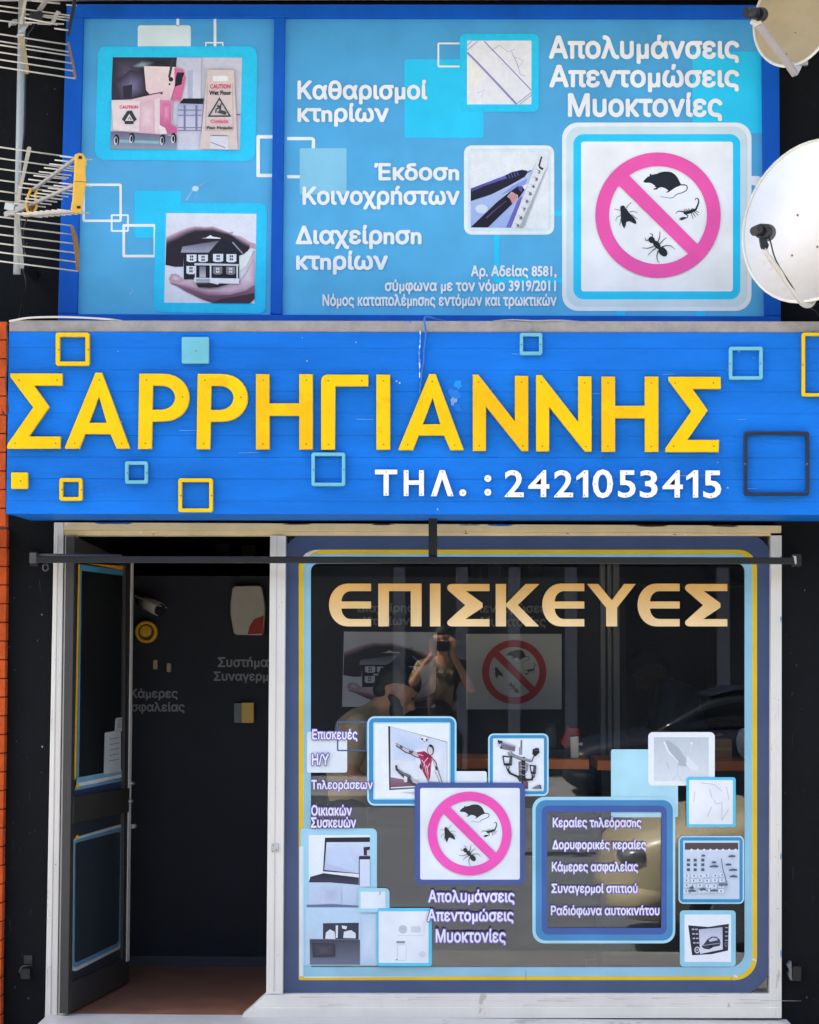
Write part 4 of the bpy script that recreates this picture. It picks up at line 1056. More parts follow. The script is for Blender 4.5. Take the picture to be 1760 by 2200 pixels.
sh.poly(T([(1530, 302), (1560, 290), (1586, 290), (1594, 332), (1556, 368), (1526, 348)]), (30, 32, 38)); sh.stroke(T([(1545, 310), (1580, 312)]), 1.6, (96, 98, 106))
for (a_, b_, e_, d_) in ((1248, 360, 1342, 452), (1498, 444, 1564, 530)):
    sh.poly(T([(a_, b_), (e_, b_ + 8), (e_ - 6, d_), (a_ + 14, d_)]), (34, 36, 42)); sh.poly(T([(a_ + 14, b_ + 14), (e_ - 28, b_ + 18), (e_ - 32, d_ - 22), (a_ + 22, d_ - 22)]), (232, 238, 244), (190, 198, 208))
    sh.poly(T([(e_ - 24, b_ + 14), (e_ - 4, b_ + 20), (e_ - 10, d_ - 10), (e_ - 26, d_ - 18)]), (84, 86, 94))
    cx_ = (a_ + e_)/2 + 4; sh.ring(T(circ(cx_, d_ + 16, 17, 22, n=14)), T(circ(cx_, d_ + 16, 9, 13, n=14)), (44, 46, 52))
sh.poly(T([(1288, 490), (1306, 482), (1330, 520), (1400, 548), (1430, 548), (1430, 590), (1400, 590), (1385, 562), (1310, 530)]), (40, 42, 48)); sh.poly(T([(1528, 540), (1540, 545), (1532, 590), (1456, 598), (1456, 574), (1515, 574)]), (44, 46, 52)); sh.poly(T([(1396, 545), (1430, 540), (1430, 600), (1404, 600)]), (64, 66, 74))
sh.poly(T([(1518, 668), (1560, 640), (1590, 628), (1614, 668)]), (150, 152, 160), (100, 102, 112)); sh.poly(T([(1586, 628), (1602, 632), (1614, 668), (1600, 668)]), (60, 62, 70))
sh.build('security_camera_sticker', PICFILM, win)
# no-pests sticker (top of the pile)
sh = sticker('np', .0125)
sh.poly(rrect(891, 1682, 1128, 1901, 12, 5), (66, 88, 154)); sh.poly(rrect(903, 1693, 1117, 1890, 4, 3), (236, 243, 250))
pests(sh, 1009, 1791, 90, (246, 84, 186))
sh.build('no_pests_sticker', FILM, win)
# computer and appliance stickers, bottom left
sh = sticker('pc', .0026); T = zt(650, 1780, 0.1681)
sh.poly(rrect(646, 1780, 810, 2075, (4, 11, 2, 2)), (166, 218, 238)); sh.poly(T(rect(80, 85, 862, 740)), (234, 242, 248))
sh.poly(T([(288, 118), (862, 112), (862, 590), (722, 582), (262, 548)]), (40, 40, 50)); sh.poly(T([(308, 176), (862, 174), (862, 600), (716, 575), (280, 530)]), (206, 222, 242), (190, 192, 232))
sh.poly(T([(310, 360), (380, 300), (440, 250), (500, 330), (580, 310), (640, 380), (710, 470), (710, 570), (290, 440)]), (196, 216, 242))
sh.poly(T([(780, 240), (862, 232), (862, 350), (784, 345)]), (58, 40, 60)); sh.poly(T([(825, 280), (862, 272), (862, 350), (825, 345)]), (200, 206, 226))
sh.poly(T(rrect(722, 352, 866, 742, 14, 3)), (52, 44, 70)); sh.poly(T(rect(732, 396, 862, 742)), (214, 226, 246))
sh.poly(T([(100, 620), (268, 572), (718, 628), (718, 722), (350, 690), (80, 690)]), (44, 42, 56), (66, 66, 96))
sh.poly(T([(80, 692), (350, 694), (718, 726), (950, 780), (950, 985), (70, 985)]), (198, 216, 238), (188, 206, 230))
sh.poly(T([(55, 975), (400, 968), (725, 985), (725, 1008), (55, 1005)]), (104, 120, 158)); sh.poly(T([(40, 1010), (960, 1012), (960, 1740), (40, 1740)]), (190, 220, 242), (196, 214, 234))
sh.poly(T([(262, 1212), (720, 1205), (718, 1425), (262, 1415)]), (56, 62, 80))
for q in ([(290, 1410), (300, 1330), (350, 1290), (410, 1320), (420, 1415)], [(425, 1240), (455, 1240), (450, 1400), (425, 1400)], [(520, 1400), (530, 1320), (620, 1300), (680, 1340), (680, 1405)], [(500, 1240), (570, 1250), (560, 1290), (510, 1280)]): sh.poly(T(q), (224, 232, 240))
sh.poly(T([(92, 1415), (735, 1425), (735, 1742), (95, 1742)]), (72, 74, 88), (112, 120, 140))
for i in range(5):
    sh.stroke(T([(92, 1420 + i*3), (735, 1428 + i*3)]), 3 - .5*i, (lerp(120, 60, i/4), lerp(130, 60, i/4), lerp(150, 74, i/4)))
sh.soft(T([(740, 1100), (950, 1090), (950, 1700), (745, 1720)]), (192, 216, 238), (206, 226, 240))
sh.soft(T([(250, 740), (490, 745), (490, 960), (240, 960)]), (194, 210, 234), (180, 194, 222))
sh.soft(T([(120, 1460), (420, 1470), (420, 1640), (130, 1650)]), (60, 60, 72), (78, 80, 94))
sh.build('computer_sticker', PICFILM, win)
sh = sticker('ap', .0128)
sh.poly(rrect(770, 1908, 837, 1960, (3, 10, 3, 3)), (166, 218, 238)); sh.poly(rect(775, 1916, 828, 1952), (232, 240, 248)); sh.stroke(T([(985, 810), (998, 830), (980, 850)]), 1.6, (80, 88, 104))
sh.poly(rrect(810, 1951, 928, 2076, 6), (86, 206, 242)); sh.poly(rect(814, 1958, 921, 2069), (234, 241, 249))
sh.poly(T(circ(1285, 1290, 55)), (196, 202, 212)); sh.stroke(T([(1262, 1270), (1285, 1300), (1306, 1268)]), 1.5, (168, 174, 186)); sh.poly(T(rrect(1385, 1250, 1510, 1330, 20, 3)), (208, 214, 222))
sh.stroke(T([(1215, 1370), (1555, 1370), (1555, 1180)]), 1, (200, 206, 216)); sh.poly(T(rrect(1200, 1440, 1312, 1468, 8, 2)), (138, 146, 158))
outline(sh, *T([(1212, 1482)])[0], *T([(1328, 1690)])[0], .8, 3, (198, 204, 214)); sh.poly(T(circ(1205, 1676, 9)), (110, 116, 128)); sh.poly(T(circ(1530, 1610, 40)), (216, 222, 232))
sh.build('appliance_sticker', FILM, win)
# dish, aerial, circuit board and car radio stickers at the right
sticker('d').poly(rrect(1313, 1610, 1457, 1756, 4), (174, 224, 240)).build('sticker_square', FILM, win)
T = zt(1380, 1560, 0.2412)
sh = sticker('dish', .0032)
sh.poly(rrect(1393, 1573, 1536, 1688, 10), (238, 244, 249)); sh.poly(T(rect(105, 100, 592, 490)), (196, 206, 216), (220, 228, 236))
sh.poly(T([(200, 130), (240, 128), (330, 200), (390, 290), (412, 362), (330, 352), (270, 280), (210, 180)]), (178, 186, 198)); sh.stroke(T([(196, 140), (230, 220), (322, 326)]), 4.6, (234, 240, 246), 3)
sh.poly(T([(402, 260), (500, 368), (502, 402), (430, 392), (390, 342)]), (226, 233, 241)); sh.stroke(T([(320, 340), (316, 430), (272, 486)]), 2.2, (206, 214, 222)); sh.stroke(T([(316, 430), (345, 484)]), 1.6, (206, 214, 222)); sh.stroke(T([(440, 152), (425, 245)]), 1.4, (216, 224, 232)); sh.stroke(T([(215, 320), (240, 380)]), 1.4, (176, 184, 196)); sh.poly(T([(425, 145), (452, 140), (448, 165), (430, 160)]), (236, 240, 246))
sh.build('dish_sticker', PICFILM, win)
sh = sticker('aer', .0105)
sh.poly(rrect(1475, 1670, 1581, 1777, 6), (84, 202, 238)); sh.poly(rrect(1481, 1676, 1575, 1771, 2), (238, 243, 249))
for p, c in (([(600, 560), (625, 650)], 0), ([(750, 540), (775, 660)], 0), ([(640, 655), (655, 690), (700, 690)], 0), ([(710, 670), (710, 845)], 0), ([(620, 720), (580, 810)], 0), ([(770, 740), (715, 830)], 0), ([(470, 580), (460, 675)], 1), ([(520, 505), (640, 520), (710, 580)], 0)): sh.stroke(T(p), 1.5, (214, 198, 214) if c else (200, 204, 212))
sh.build('aerial_sticker', FILM, win)
sh = sticker('pcb', .0032)
card(sh, 1458, 1796, 1599, 1942, 11, (RIM, BLU, RIM), (3, 7, 3)); sh.poly(T(rect(374, 1036, 862, 1532)), (206, 220, 238)); sh.poly(T(rect(380, 1040, 856, 1102)), (84, 74, 78))
random.seed(5)
for i in range(8): sh.poly(T(circ(440 + i*56, 1105, 12)), (228, 234, 242))
for cx in (412, 472, 540):
    for cy in (1195, 1236, 1280): sh.poly(T(rect(cx - 14, cy - 13, cx + 14, cy + 12)), (82, 96, 118))
for r_ in range(4):
    for c_ in range(6):
        x = 395 + c_*62 + random.uniform(-8, 8); y = 1330 + r_*46 + random.uniform(-4, 4)
        sh.poly(T(rect(x - 24, y - 16, x + 26, y + 18)), (222, 231, 243)); sh.poly(T(rect(x - 4, y - 8, x + 6, y + 8)), (92, 106, 128))
sh.stroke(T([(705, 1180), (720, 1280), (755, 1400)]), 1.6, (84, 96, 116)); sh.poly(T(rect(682, 1400, 762, 1424)), (110, 124, 146))
for (x, y, w) in ((640, 1215, 40), (640, 1250, 76), (800, 1160, 60), (770, 1235, 50), (810, 1282, 74), (815, 1340, 66), (545, 1155, 34), (540, 1455, 60), (440, 1440, 40), (640, 1465, 66), (445, 1468, 70)): sh.poly(T([(x - w/2, y - 4), (x, y - 12), (x + w/2, y - 5), (x + w/2, y + 8), (x - w/2, y + 9)]), (84, 98, 120))
sh.build('circuit_board_sticker', PICFILM, win)
sh = sticker('radio', .0032)
sh.poly(rrect(1461, 1956, 1581, 2077, 8), (152, 210, 234)); sh.poly(rect(1471, 1965, 1571, 2067), (238, 244, 250))
sh.poly(T([(410, 1775), (590, 1790), (772, 1762), (765, 2000), (620, 2032), (445, 2042)]), (40, 43, 58)); sh.poly(T([(505, 1812), (715, 1792), (718, 1990), (515, 2030)]), (186, 192, 214), (226, 230, 240))
sh.poly(T([(528, 1965), (560, 1930), (582, 1900), (620, 1876), (660, 1876), (690, 1900), (698, 1935), (690, 1958), (620, 1972), (600, 1990), (555, 1985)]), (58, 62, 78)); sh.poly(T([(592, 1905), (630, 1884), (668, 1890), (672, 1908), (600, 1922)]), (196, 202, 220)); sh.poly(T(circ(615, 1962, 14, 18)), (30, 32, 42)); sh.stroke(T([(540, 1955), (690, 1935)]), 1.2, (170, 178, 198))
sh.ring(T(circ(490, 1995, 24, 30)), T(circ(490, 1995, 15, 20)), (214, 220, 232)); sh.poly(T(circ(490, 1995, 7, 9)), (200, 206, 220)); sh.ring(T(circ(748, 1945, 14, 22)), T(circ(748, 1945, 8, 13)), (120, 126, 146))
for i in range(4):
    for dx in (0, 30): sh.poly(T(rect(442 + dx + i*4, 1805 + i*40, 464 + dx + i*4, 1818 + i*40)), (176, 184, 202))
    sh.poly(T(rect(738, 1790 + i*38, 768, 1800 + i*38)), (150, 158, 178))
sh.build('car_radio_sticker', PICFILM, win)
# open blue frame round the antenna list
sh = sticker('list', .0062)
A = [rrect(1144, 1712, 1451, 2027, 26, 6), rrect(1151, 1719, 1446, 2021, 22, 6), rrect(1164, 1731, 1433, 2008, 14, 6), rrect(1176, 1745, 1421, 1994, 3, 6)]
for a, b, c in zip(A[:-1], A[1:], ((170, 222, 240), (64, 138, 192), (58, 94, 166))):
    sh.k -= 1; sh.ring(a, b, c)
sh.build('list_frame_sticker', FILM, win)
WT = [('Επισκευές', (670, 1565, 769, 1594)), ('Η/Υ', (669, 1618, 708, 1646)), ('Τnλεοράσεων', (668, 1674, 802, 1702)), ('Οικιακών', (668, 1728, 757, 1754)), ('Συσκευών', (667, 1754, 766, 1780)),
      ('Απολυμάνσεις', (919, 1910, 1107, 1946)), ('Απεντομώσεις', (917, 1951, 1105, 1987)), ('Μυοκτονίες', (935, 1994, 1088, 2032)),
      ('Κεραίες τnλεόρασnς', (1187, 1755, 1379, 1784)), ('Δορυφορικές κεραίες', (1186, 1803, 1389, 1831)), ('Κάμερες ασφαλείας', (1185, 1850, 1372, 1879)), ('Συναγερμοί σπιτιού', (1184, 1897, 1371, 1925)), ('Ραδιόφωνα αυτοκινńτου', (1183, 1944, 1418, 1973))]
for i, (t, b) in enumerate(WT):
    sh = sticker('t', 0.0205 if 4 < i < 8 else 0.009)
    sh.text(t, b, PUR, .10, fit=.07, n=10); sh.text(t, b, LIL, .03, fit=.07)
    sh.build('lettering', FILM, win)

# ------------------------------------------------------------------ black awning rail under the fascia
BY = -0.16
bp_ = front(BY)
rail = thing('awning_rail', PY(880, 1212, BY), 'long black metal rail across the shop front under the fascia', 'rail')
obj('rail_bar', bar_me(PY(70, 1202, BY), PY(1706, 1205, BY), 0.03, 0.030, bev=0.004), M_BLACKMETAL, rail)
obj('upper_tube', tube_me([PY(66, 1193, BY), PY(262, 1195.5, BY)], 0.009, 10), mat('worn_grey_metal', (96, 96, 98), 0.4, 0.5, var=0.25, vscale=20), rail)
obj('end_clamp', slab_px(rect(63, 1187, 78, 1210), bp_, 0.04, 0.017, 0.003), mat('worn_grey_metal', (96, 96, 98)), rail)
obj('wall_bracket', slab_px(rect(64, 1184, 82, 1216), front(0.03), 0.01, 0.012, 0.002), M_BLACKMETAL, rail)
obj('bracket_arm', bar_me(PY(72, 1197, BY + .02), PY(72, 1197, 0.03), 0.03, 0.03), M_BLACKMETAL, rail)
c = PY(98, 1219, BY + .05)
obj('eye_ring', join_me([tube_me([c + Vector((0.012*math.cos(t), 0, 0.015*math.sin(t))) for t in [k*math.tau/16 for k in range(17)]], 0.004, 6, cap=False)]), mat('worn_grey_metal', (96, 96, 98)), rail)
obj('eye_shank', tube_me([PY(97, 1204, BY + .02), PY(97, 1214, BY + .05)], 0.004, 6), M_BLACKMETAL, rail)
obj('hanger_strap', slab_px(rect(921, 1110, 939.5, 1198), bp_, 0.008, -0.02, 0.001), M_BLACKMETAL, rail)
obj('end_clamp', slab_px(rect(1705, 1190, 1722, 1217), bp_, 0.04, 0.017, 0.003), M_BLACKMETAL, rail)
obj('clamp_label', slab_px([(1705, 1194), (1711, 1195), (1712, 1210), (1709, 1213)], bp_, 0.002, 0.0195), mat('worn_label', (196, 196, 196), 0.5), rail)
obj('bracket_arm', bar_me(PY(1716, 1204, BY + .02), PY(1716, 1204, 0.03), 0.03, 0.03), M_BLACKMETAL, rail)

# lock hasps on the piers
h1 = thing('padlock_hasp', PY(54, 2122, 0.03), 'dark metal hasp with padlock low on the black left pier', 'hasp')
wp = front(0.03); M_DIRTY = mat('dirty_metal', (72, 72, 70), 0.5, 0.5, var=0.3, vscale=30)
obj('plate', slab_px(rrect(51, 2053, 69, 2071, 1, 2), wp, 0.01, 0.006, 0.001), mat('dark_plate', (48, 50, 50), 0.5, 0.3), h1)
obj('hasp_hook', tube_me(spline([PY(69, 2074, -.0), PY(58, 2075, -.03), PY(47, 2078, -.04), PY(42, 2090, -.04)], 5), 0.004, 6), M_DIRTY, h1)
obj('padlock_body', slab_px(rrect(44, 2082, 64, 2104, 3, 3), wp, 0.03, 0.045, 0.003), M_BLACKMETAL, h1)
h2 = thing('latch_bracket', PY(1706, 2124, 0.03), 'scratched metal latch bracket low on the black right pier', 'latch')
obj('bracket_body', slab_px(rrect(1704, 2077, 1722, 2108, 2, 3), wp, 0.05, 0.05, 0.004), M_BLACKMETAL, h2)
obj('latch_tongue', slab_px([(1697, 2066), (1701, 2066), (1702, 2090), (1703, 2108), (1699, 2106), (1694, 2095), (1697, 2085), (1691, 2074)], wp, 0.03, 0.04, 0.001),
    mat('scratched_metal', (120, 128, 134), 0.4, 0.6, var=0.4, vscale=40), h2)

# ------------------------------------------------------------------ open door leaf
Hn = PZ(146, 2178, 0.012); Fr = PZ(277, 2109, 0.012)
dv = (Fr - Hn); dn = Vector((dv.y, -dv.x, 0)).normalized()
if dn.x < 0: dn = -dn
dp = Plane(Hn, dn)
door = thing('door_leaf', (Hn + Fr)/2, 'dark glazed door leaf standing open inwards at the left of the entrance', 'door')
M_DOOR = mat('dark_door_frame', (52, 50, 47), 0.45, var=0.12)
DZ = {}
def dq(name, pts, m, off=0.0, depth=0.04, bev=0.002, parent=None): return obj(name, slab_px(pts, dp, depth, off, bev), m, parent or door)
def dl(t, v):   # point on leaf: t 0 hinge .. 1 free edge at image height v given at hinge; returns px by straight interpolation
    return None
lft = lambda v: lerp(160, 146, (v - 1152)/1026)
rgt = lambda v: lerp(287, 277, (v - 1208)/900)
dq('stile', [(lft(1152), 1152), (165, 1153.5), (155, 2173), (146, 2178)], M_DOOR)
dq('stile', [(270, 1205), (286.5, 1209.5), (277, 2109), (264, 2116)], M_DOOR)
dq('edge_strip', [(282.5, 1208), (287.5, 1210), (278.3, 2064), (272, 2067)], M_WHITE, 0.003, 0.05, 0.001)
dq('top_rail', [(165, 1153.5), (270, 1205), (270, 1216), (164, 1186)], M_DOOR)
dq('middle_rail', [(160, 1712), (279, 1693), (277, 1745), (157, 1770)], M_DOOR, 0.004)
dq('bottom_rail', [(153, 2112), (266, 2062), (265, 2116), (150, 2176)], M_DOOR, 0.001)
pu = dq('pane', [(163, 1180), (272, 1212), (268, 1700), (158, 1720)], DOORGLASS, -0.015, 0.006, 0)
plow = dq('lower_panel', [(157, 1766), (268, 1742), (266, 2070), (151, 2116)], mat('dark_lower_panel', (42, 50, 56), 0.35, var=0.1), -0.015, 0.012, 0)
zd = zt(140, 1180, 0.2505); z7 = zt(0, 1620, 0.371)
sh = Sheet(dp, -0.0145)
sh.poly(zd([(112, 130), (128, 130), (95, 1960), (76, 1985)]), (232, 176, 40)); sh.poly(zd([(130, 130), (142, 135), (118, 1950), (100, 1960)]), (96, 150, 176))
sh.poly(zd([(132, 130), (530, 185), (530, 232), (135, 182)]), (74, 140, 168)); sh.poly(zd([(190, 122), (520, 145), (535, 175), (500, 180)]), (238, 160, 30))
sh.poly(zd([(525, 180), (542, 190), (505, 1920), (495, 1925)]), (150, 118, 40))
sh.poly(zd([(100, 1960), (495, 1890), (505, 1925), (95, 2010)]), (120, 176, 200)); sh.poly(zd([(95, 2010), (505, 1925), (500, 1955), (110, 2040)]), (226, 226, 222)); sh.poly(zd([(85, 2040), (500, 1962), (500, 1985), (85, 2070)]), (110, 160, 190))
sh.poly(zd([(75, 2072), (520, 1985), (520, 2055), (72, 2135)]), (56, 62, 92)); sh.poly(zd(circ(108, 2030, 16, 20)), (236, 184, 30))
sh.build('door_film', FILM, pu)
sh = Sheet(dp, -0.0145)
Lo = [(425, 500), (440, 482), (695, 408), (715, 412), (718, 440), (705, 1105), (690, 1130), (440, 1258), (420, 1255), (414, 1235)]
Li = [(437, 525), (448, 512), (680, 452), (697, 455), (698, 470), (688, 1075), (675, 1098), (450, 1205), (436, 1208), (432, 1195)]
Lm = [(431, 510), (443, 496), (689, 425), (706, 430), (709, 452), (697, 1092), (684, 1116), (444, 1235), (427, 1236), (422, 1220)]
sh.ring(z7(Lo), z7(Lm), (178, 184, 186)); sh.ring(z7(Lm), z7(Li), (92, 134, 158)); sh.poly(z7(circ(449, 482, 10, 12)), (236, 184, 30))
sh.build('door_film', FILM, plow)
for (u, v, w) in ((286, 1684, 9), (283, 1722, 7), (290, 1776, 18)):
    q = dp.P(u - 8, v)
    obj('lock_knob', tube_me([q + dv.normalized()*0.0, q + dv.normalized()*0.03 + dn*0.01], 0.008 if w < 12 else 0.011, 10), M_STEEL, door)
# papers taped inside the glass of the leaf
for (pts, lab) in (([(340, 1575), (478, 1548), (478, 1905), (330, 1930)], 'white typed notice taped low on the open door glass'), ([(432, 1450), (500, 1438), (498, 1560), (425, 1570)], 'small white slip taped above the typed notice on the door')):
    sh = Sheet(dp, -0.013); Q = zd(pts); sh.poly(Q, (196, 202, 206))
    (ax, ay), (bx, by), (cx, cy), (ex, ey) = Q
    n = 5 if len(lab) > 52 or 'typed notice taped low' in lab else 2
    for i in range(n):
        t = .18 + i*.13 if n == 5 else .35 + .3*i
        sh.stroke([(lerp(lerp(ax, ex, t), lerp(bx, cx, t), .3), lerp(lerp(ay, ey, t), lerp(by, cy, t), .3)), (lerp(lerp(ax, ex, t), lerp(bx, cx, t), .9), lerp(lerp(ay, ey, t), lerp(by, cy, t), .9))], 2.2, (140, 146, 150))
    sh.build('paper_notice', VINYL, None, label=lab, cat='notice', group=None)

# ------------------------------------------------------------------ inside the shop: display partition
PYD = 1.27
pp = front(PYD)
ptop = PY(600, 1238, PYD).z
part = thing('display_partition', (PY(700, 2000, PYD).x, PYD, 0), 'charcoal display partition inside with grey lettering and posters', 'partition')
obj('panel', box_me(xl_ + 0.01, PY(1345, 1500, PYD).x, PYD, PYD + 0.05, 0.0, ptop), M_DARKROOM, part)
obj('skirting', box_me(xl_ + 0.02, PY(1345, 1500, PYD).x, PYD - 0.015, PYD, 0.0, 0.05), mat('skirting_grey', (70, 72, 74), 0.6), part)
GREY = (132, 132, 132)
for t, b in (('Συστńματα', (468, 1411, 606, 1438)), ('Συναγερμού', (459, 1442, 606, 1468)), ('Κάμερες', (280, 1479, 382, 1505)), ('Ασφαλείας', (264, 1508, 397, 1534)),
             ('Διαχείρηση', (767, 1296, 905, 1320)), ('Κτιρίων', (781, 1324, 881, 1348)), ('Απεντομώσεις', (1003, 1296, 1182, 1321)), ('Μυοκτονίες', (1033, 1324, 1173, 1350))):
    Sheet(pp, 0.0006).text(t, b, GREY, .03).build('lettering', VINYL, part)
# aluminium uprights and dark opening at the right
for i, (a, b) in enumerate(((1291, 1301), (1306, 1314), (1318, 1331))):
    obj('upright', box_me(PY(a, 1500, PYD - .05).x, PY(b, 1500, PYD - .05).x, PYD - 0.05 - .01*i, PYD, 0.0, 2.1), mat('dull_aluminium', (120, 120, 116), 0.5, 0.3), part)
# posters hung on the partition
sh = Sheet(pp, 0.012); house(sh, lambda pts: [(735 + (x - 65)*0.1285, 1357 + (y - 60)*0.1045) for x, y in pts], 0.92)
sh.build('poster', VINYL, None, label='poster of a house held in hands, behind the bending man', cat='poster')
sh = Sheet(pp, 0.012); sh.poly(rect(1002, 1362, 1207, 1524), (208, 206, 200)); pests(sh, 1105, 1444, 69, (196, 44, 44), (44, 44, 46))
sh.build('poster', VINYL, None, label='grey poster with a red no-pests ring on the inner partition', cat='poster')
# security devices on the partition
M_CREAM = mat('cream_plastic', (172, 165, 146), 0.5)
ab = thing('alarm_siren_box', PY(532, 1365, PYD), 'white alarm siren box with a red corner on the dark partition', 'alarm')
obj('cover', slab_px([(499, 1264), (504, 1259), (557, 1258), (563, 1262), (569, 1300), (569, 1325), (565, 1362), (560, 1365), (508, 1364), (502, 1360), (495, 1320), (495, 1298)], pp, 0.07, 0.07, 0.008), M_CREAM, ab)
Sheet(pp, 0.071).poly([(567, 1322), (564, 1361), (532, 1363), (536, 1346), (546, 1330)], (150, 40, 30)).build('red_corner', VINYL, ab)
sr = thing('round_siren', PY(317, 1382, PYD), 'round yellow siren below the small camera on the partition', 'siren')
obj('ring', solid([circ(317, 1358, 24), circ(317, 1358, 17)], pp, 0.05, 0, 0.004), mat('siren_yellow', (222, 172, 24), 0.4), sr)
obj('grille', solid([circ(317, 1358, 17.2)], pp, 0.03, 0, 0.002), mat('siren_brown', (110, 70, 24), 0.5), sr)
obj('dome', solid([circ(316, 1356, 13)], pp, 0.055, 0, 0.006), mat('siren_yellow', (222, 172, 24)), sr)
cc = thing('security_camera', PY(322, 1317, PYD - .1), 'small white bullet security camera fixed on the dark partition', 'camera')
obj('housing', tube_me([PY(303, 1289, PYD - .08), PY(342, 1309, PYD - .17)], 0.036, 12), M_CREAM, cc)
obj('hood', bar_me(PY(300, 1283, PYD - .07), PY(348, 1303, PYD - .18), 0.07, 0.006, up=(0.3, 0, 1)), M_CREAM, cc)
obj('lens', tube_me([PY(341, 1309, PYD - .165), PY(345, 1311, PYD - .18)], 0.03, 12), M_BLACKMETAL, cc)
obj('mount', tube_me([PY(297, 1276, PYD), PY(302, 1284, PYD - .06)], 0.014, 8), M_CREAM, cc)
for q, lab in (((329, 1418, 338, 1438), 'left one of two small door sensors on the partition'), ((358, 1425, 367, 1444), 'right one of two small door sensors on the partition')):
    obj('door_sensor', slab_px(rrect(*q, 2, 2), pp, 0.02, 0.02, 0.002), mat('sensor_beige', (170, 150, 116), 0.5), None, lab, 'sensor', 'door sensors on the partition')
kb = thing('keypad_box', PY(524, 1553, PYD), 'yellow and grey keypad box beside the white post', 'keypad')
obj('body', slab_px(rrect(519, 1510, 545, 1553, 1.5, 2), pp, 0.05, 0.05, 0.003), mat('keypad_yellow', (206, 170, 70), 0.5), kb)
obj('side', slab_px(rrect(503, 1511, 519, 1553, 1.5, 2), pp, 0.045, 0.04, 0.003), mat('keypad_grey', (100, 108, 104), 0.5), kb)
# stored boxes on a high rack behind the partition
rk = thing('high_rack', PY(700, 1240, 2.4), 'dark storage rack behind the top of the partition', 'rack')
for z in (1.98,): obj('shelf_board', box_me(xl_ + .02, 2.0, 2.2, 2.7, z, z + .03), M_DARKBACK, rk)
for x in (-1.6, 0.1, 1.8): obj('upright', box_me(x, x + .05, 2.25, 2.3, 0, 2.6), M_DARKBACK, rk)
for i, (u0, u1, v0, c, lab) in enumerate(((463, 492, 1168, (84, 78, 70), 'left box on the dark rack above the door opening'), (520, 548, 1171, (96, 84, 70), 'right box on the dark rack above the door opening'),
        (1010, 1032, 1205, (118, 104, 60), 'yellowish box on the rack left above the window'), (1052, 1075, 1212, (90, 86, 82), 'grey box on the rack in the window'), (1138, 1160, 1212, (124, 116, 86), 'pale box on the rack right above the window'))):
    a = PY(u0, v0, 2.25); b = PY(u1, v0, 2.25)
    obj('storage_box', box_me(a.x, b.x, 2.25, 2.5, 2.01, max(a.z, 2.08), 0.004), mat('box_card_%d' % i, c, 0.8), None, lab, 'box')

# counters with orange tops
for i, (u0, u1, v0, lab) in enumerate(((905, 1266, 1630, 'orange topped counter in the middle of the shop'), (1284, 1628, 1634, 'orange topped counter at the right behind the window'))):
    y0 = 0.34; a = PY(u0, v0, y0); b = PY(u1, v0, y0)
    ct = thing('counter', ((a.x + b.x)/2, 0.95, 0), lab, 'counter', 'orange topped counters')
    obj('top', box_me(a.x, b.x, y0, 0.74, a.z - 0.045, a.z, 0.003), M_ORANGE, ct)
    obj('front_panel', box_me(a.x + .02, b.x - .02, y0 + .02, y0 + .04, 0, a.z - .045), mat('counter_black', (26, 26, 26), 0.6), ct)
    obj('side_panel', box_me(a.x + .02, a.x + .04, y0 + .04, .72, 0, a.z - .045), mat('counter_black', (26, 26, 26)), ct)
    obj('side_panel', box_me(b.x - .04, b.x - .02, y0 + .04, .72, 0, a.z - .045), mat('counter_black', (26, 26, 26)), ct)
    CZ = a.z
yb = 0.44
def onc(u, y=yb): return PY(u, 1600, y).x
ctz1 = PY(905, 1630, 0.34).z; ctz2 = PY(1284, 1634, 0.34).z
# cream remote handset standing on the counter
hd = thing('handset', (onc(1234), yb, ctz1), 'cream upright handset with a small round knob on the counter', 'handset')
x0, x1 = onc(1225.5), onc(1243.5); zt_ = PY(1234, 1582, yb).z
obj('case', bevelled(mesh_of([(x0 + .004, yb, ctz1), (x1, yb, ctz1), (x1, yb, zt_), (x0, yb, zt_ - .004), (x0 + .004, yb + .025, ctz1), (x1, yb + .025, ctz1), (x1, yb + .025, zt_), (x0, yb + .025, zt_ - .004)],
    [(0, 1, 2, 3), (7, 6, 5, 4), (0, 4, 5, 1), (1, 5, 6, 2), (2, 6, 7, 3), (3, 7, 4, 0)]), .004), mat('handset_cream', (236, 230, 206), 0.4), hd)
kz = PY(1247, 1599, yb).z
obj('knob', join_me([tube_me([(x1 - .002, yb + .012, kz), (x1 + .008, yb + .012, kz)], .004, 8), tube_me([(x1 + .008, yb + .012, kz), (x1 + .012, yb + .012, kz), (x1 + .02, yb + .012, kz)], .008, 10)]), mat('handset_cream', (236, 230, 206)), hd)
# red coffee maker
rm = thing('coffee_maker', (onc(1218, .56), .56, ctz1), 'glossy red coffee maker behind the cream handset', 'coffee maker')
M_RED = mat('glossy_red', (170, 16, 34), 0.12, coat=0.5)
cx = onc(1222, .56); hz = PY(1222, 1562, .56).z
V = [(cx + .045, .90), (cx + .045, 1.05)]
obj('body', bevelled(mesh_of([(cx - .02, .5, ctz1 + .04), (cx + .05, .5, ctz1 + .04), (cx + .05, .5, hz), (cx - .005, .5, hz), (cx - .05, .5, ctz1 + .07),
                              (cx - .02, .65, ctz1 + .04), (cx + .05, .65, ctz1 + .04), (cx + .05, .65, hz), (cx - .005, .65, hz), (cx - .05, .65, ctz1 + .07)],
     [(0, 1, 2, 3, 4), (9, 8, 7, 6, 5), (0, 5, 6, 1), (1, 6, 7, 2), (2, 7, 8, 3), (3, 8, 9, 4), (4, 9, 5, 0)]), .012, 3), M_RED, rm)
obj('base', box_me(cx - .11, cx + .05, .48, .66, ctz1, ctz1 + .035, .006), M_BLACKMETAL, rm)
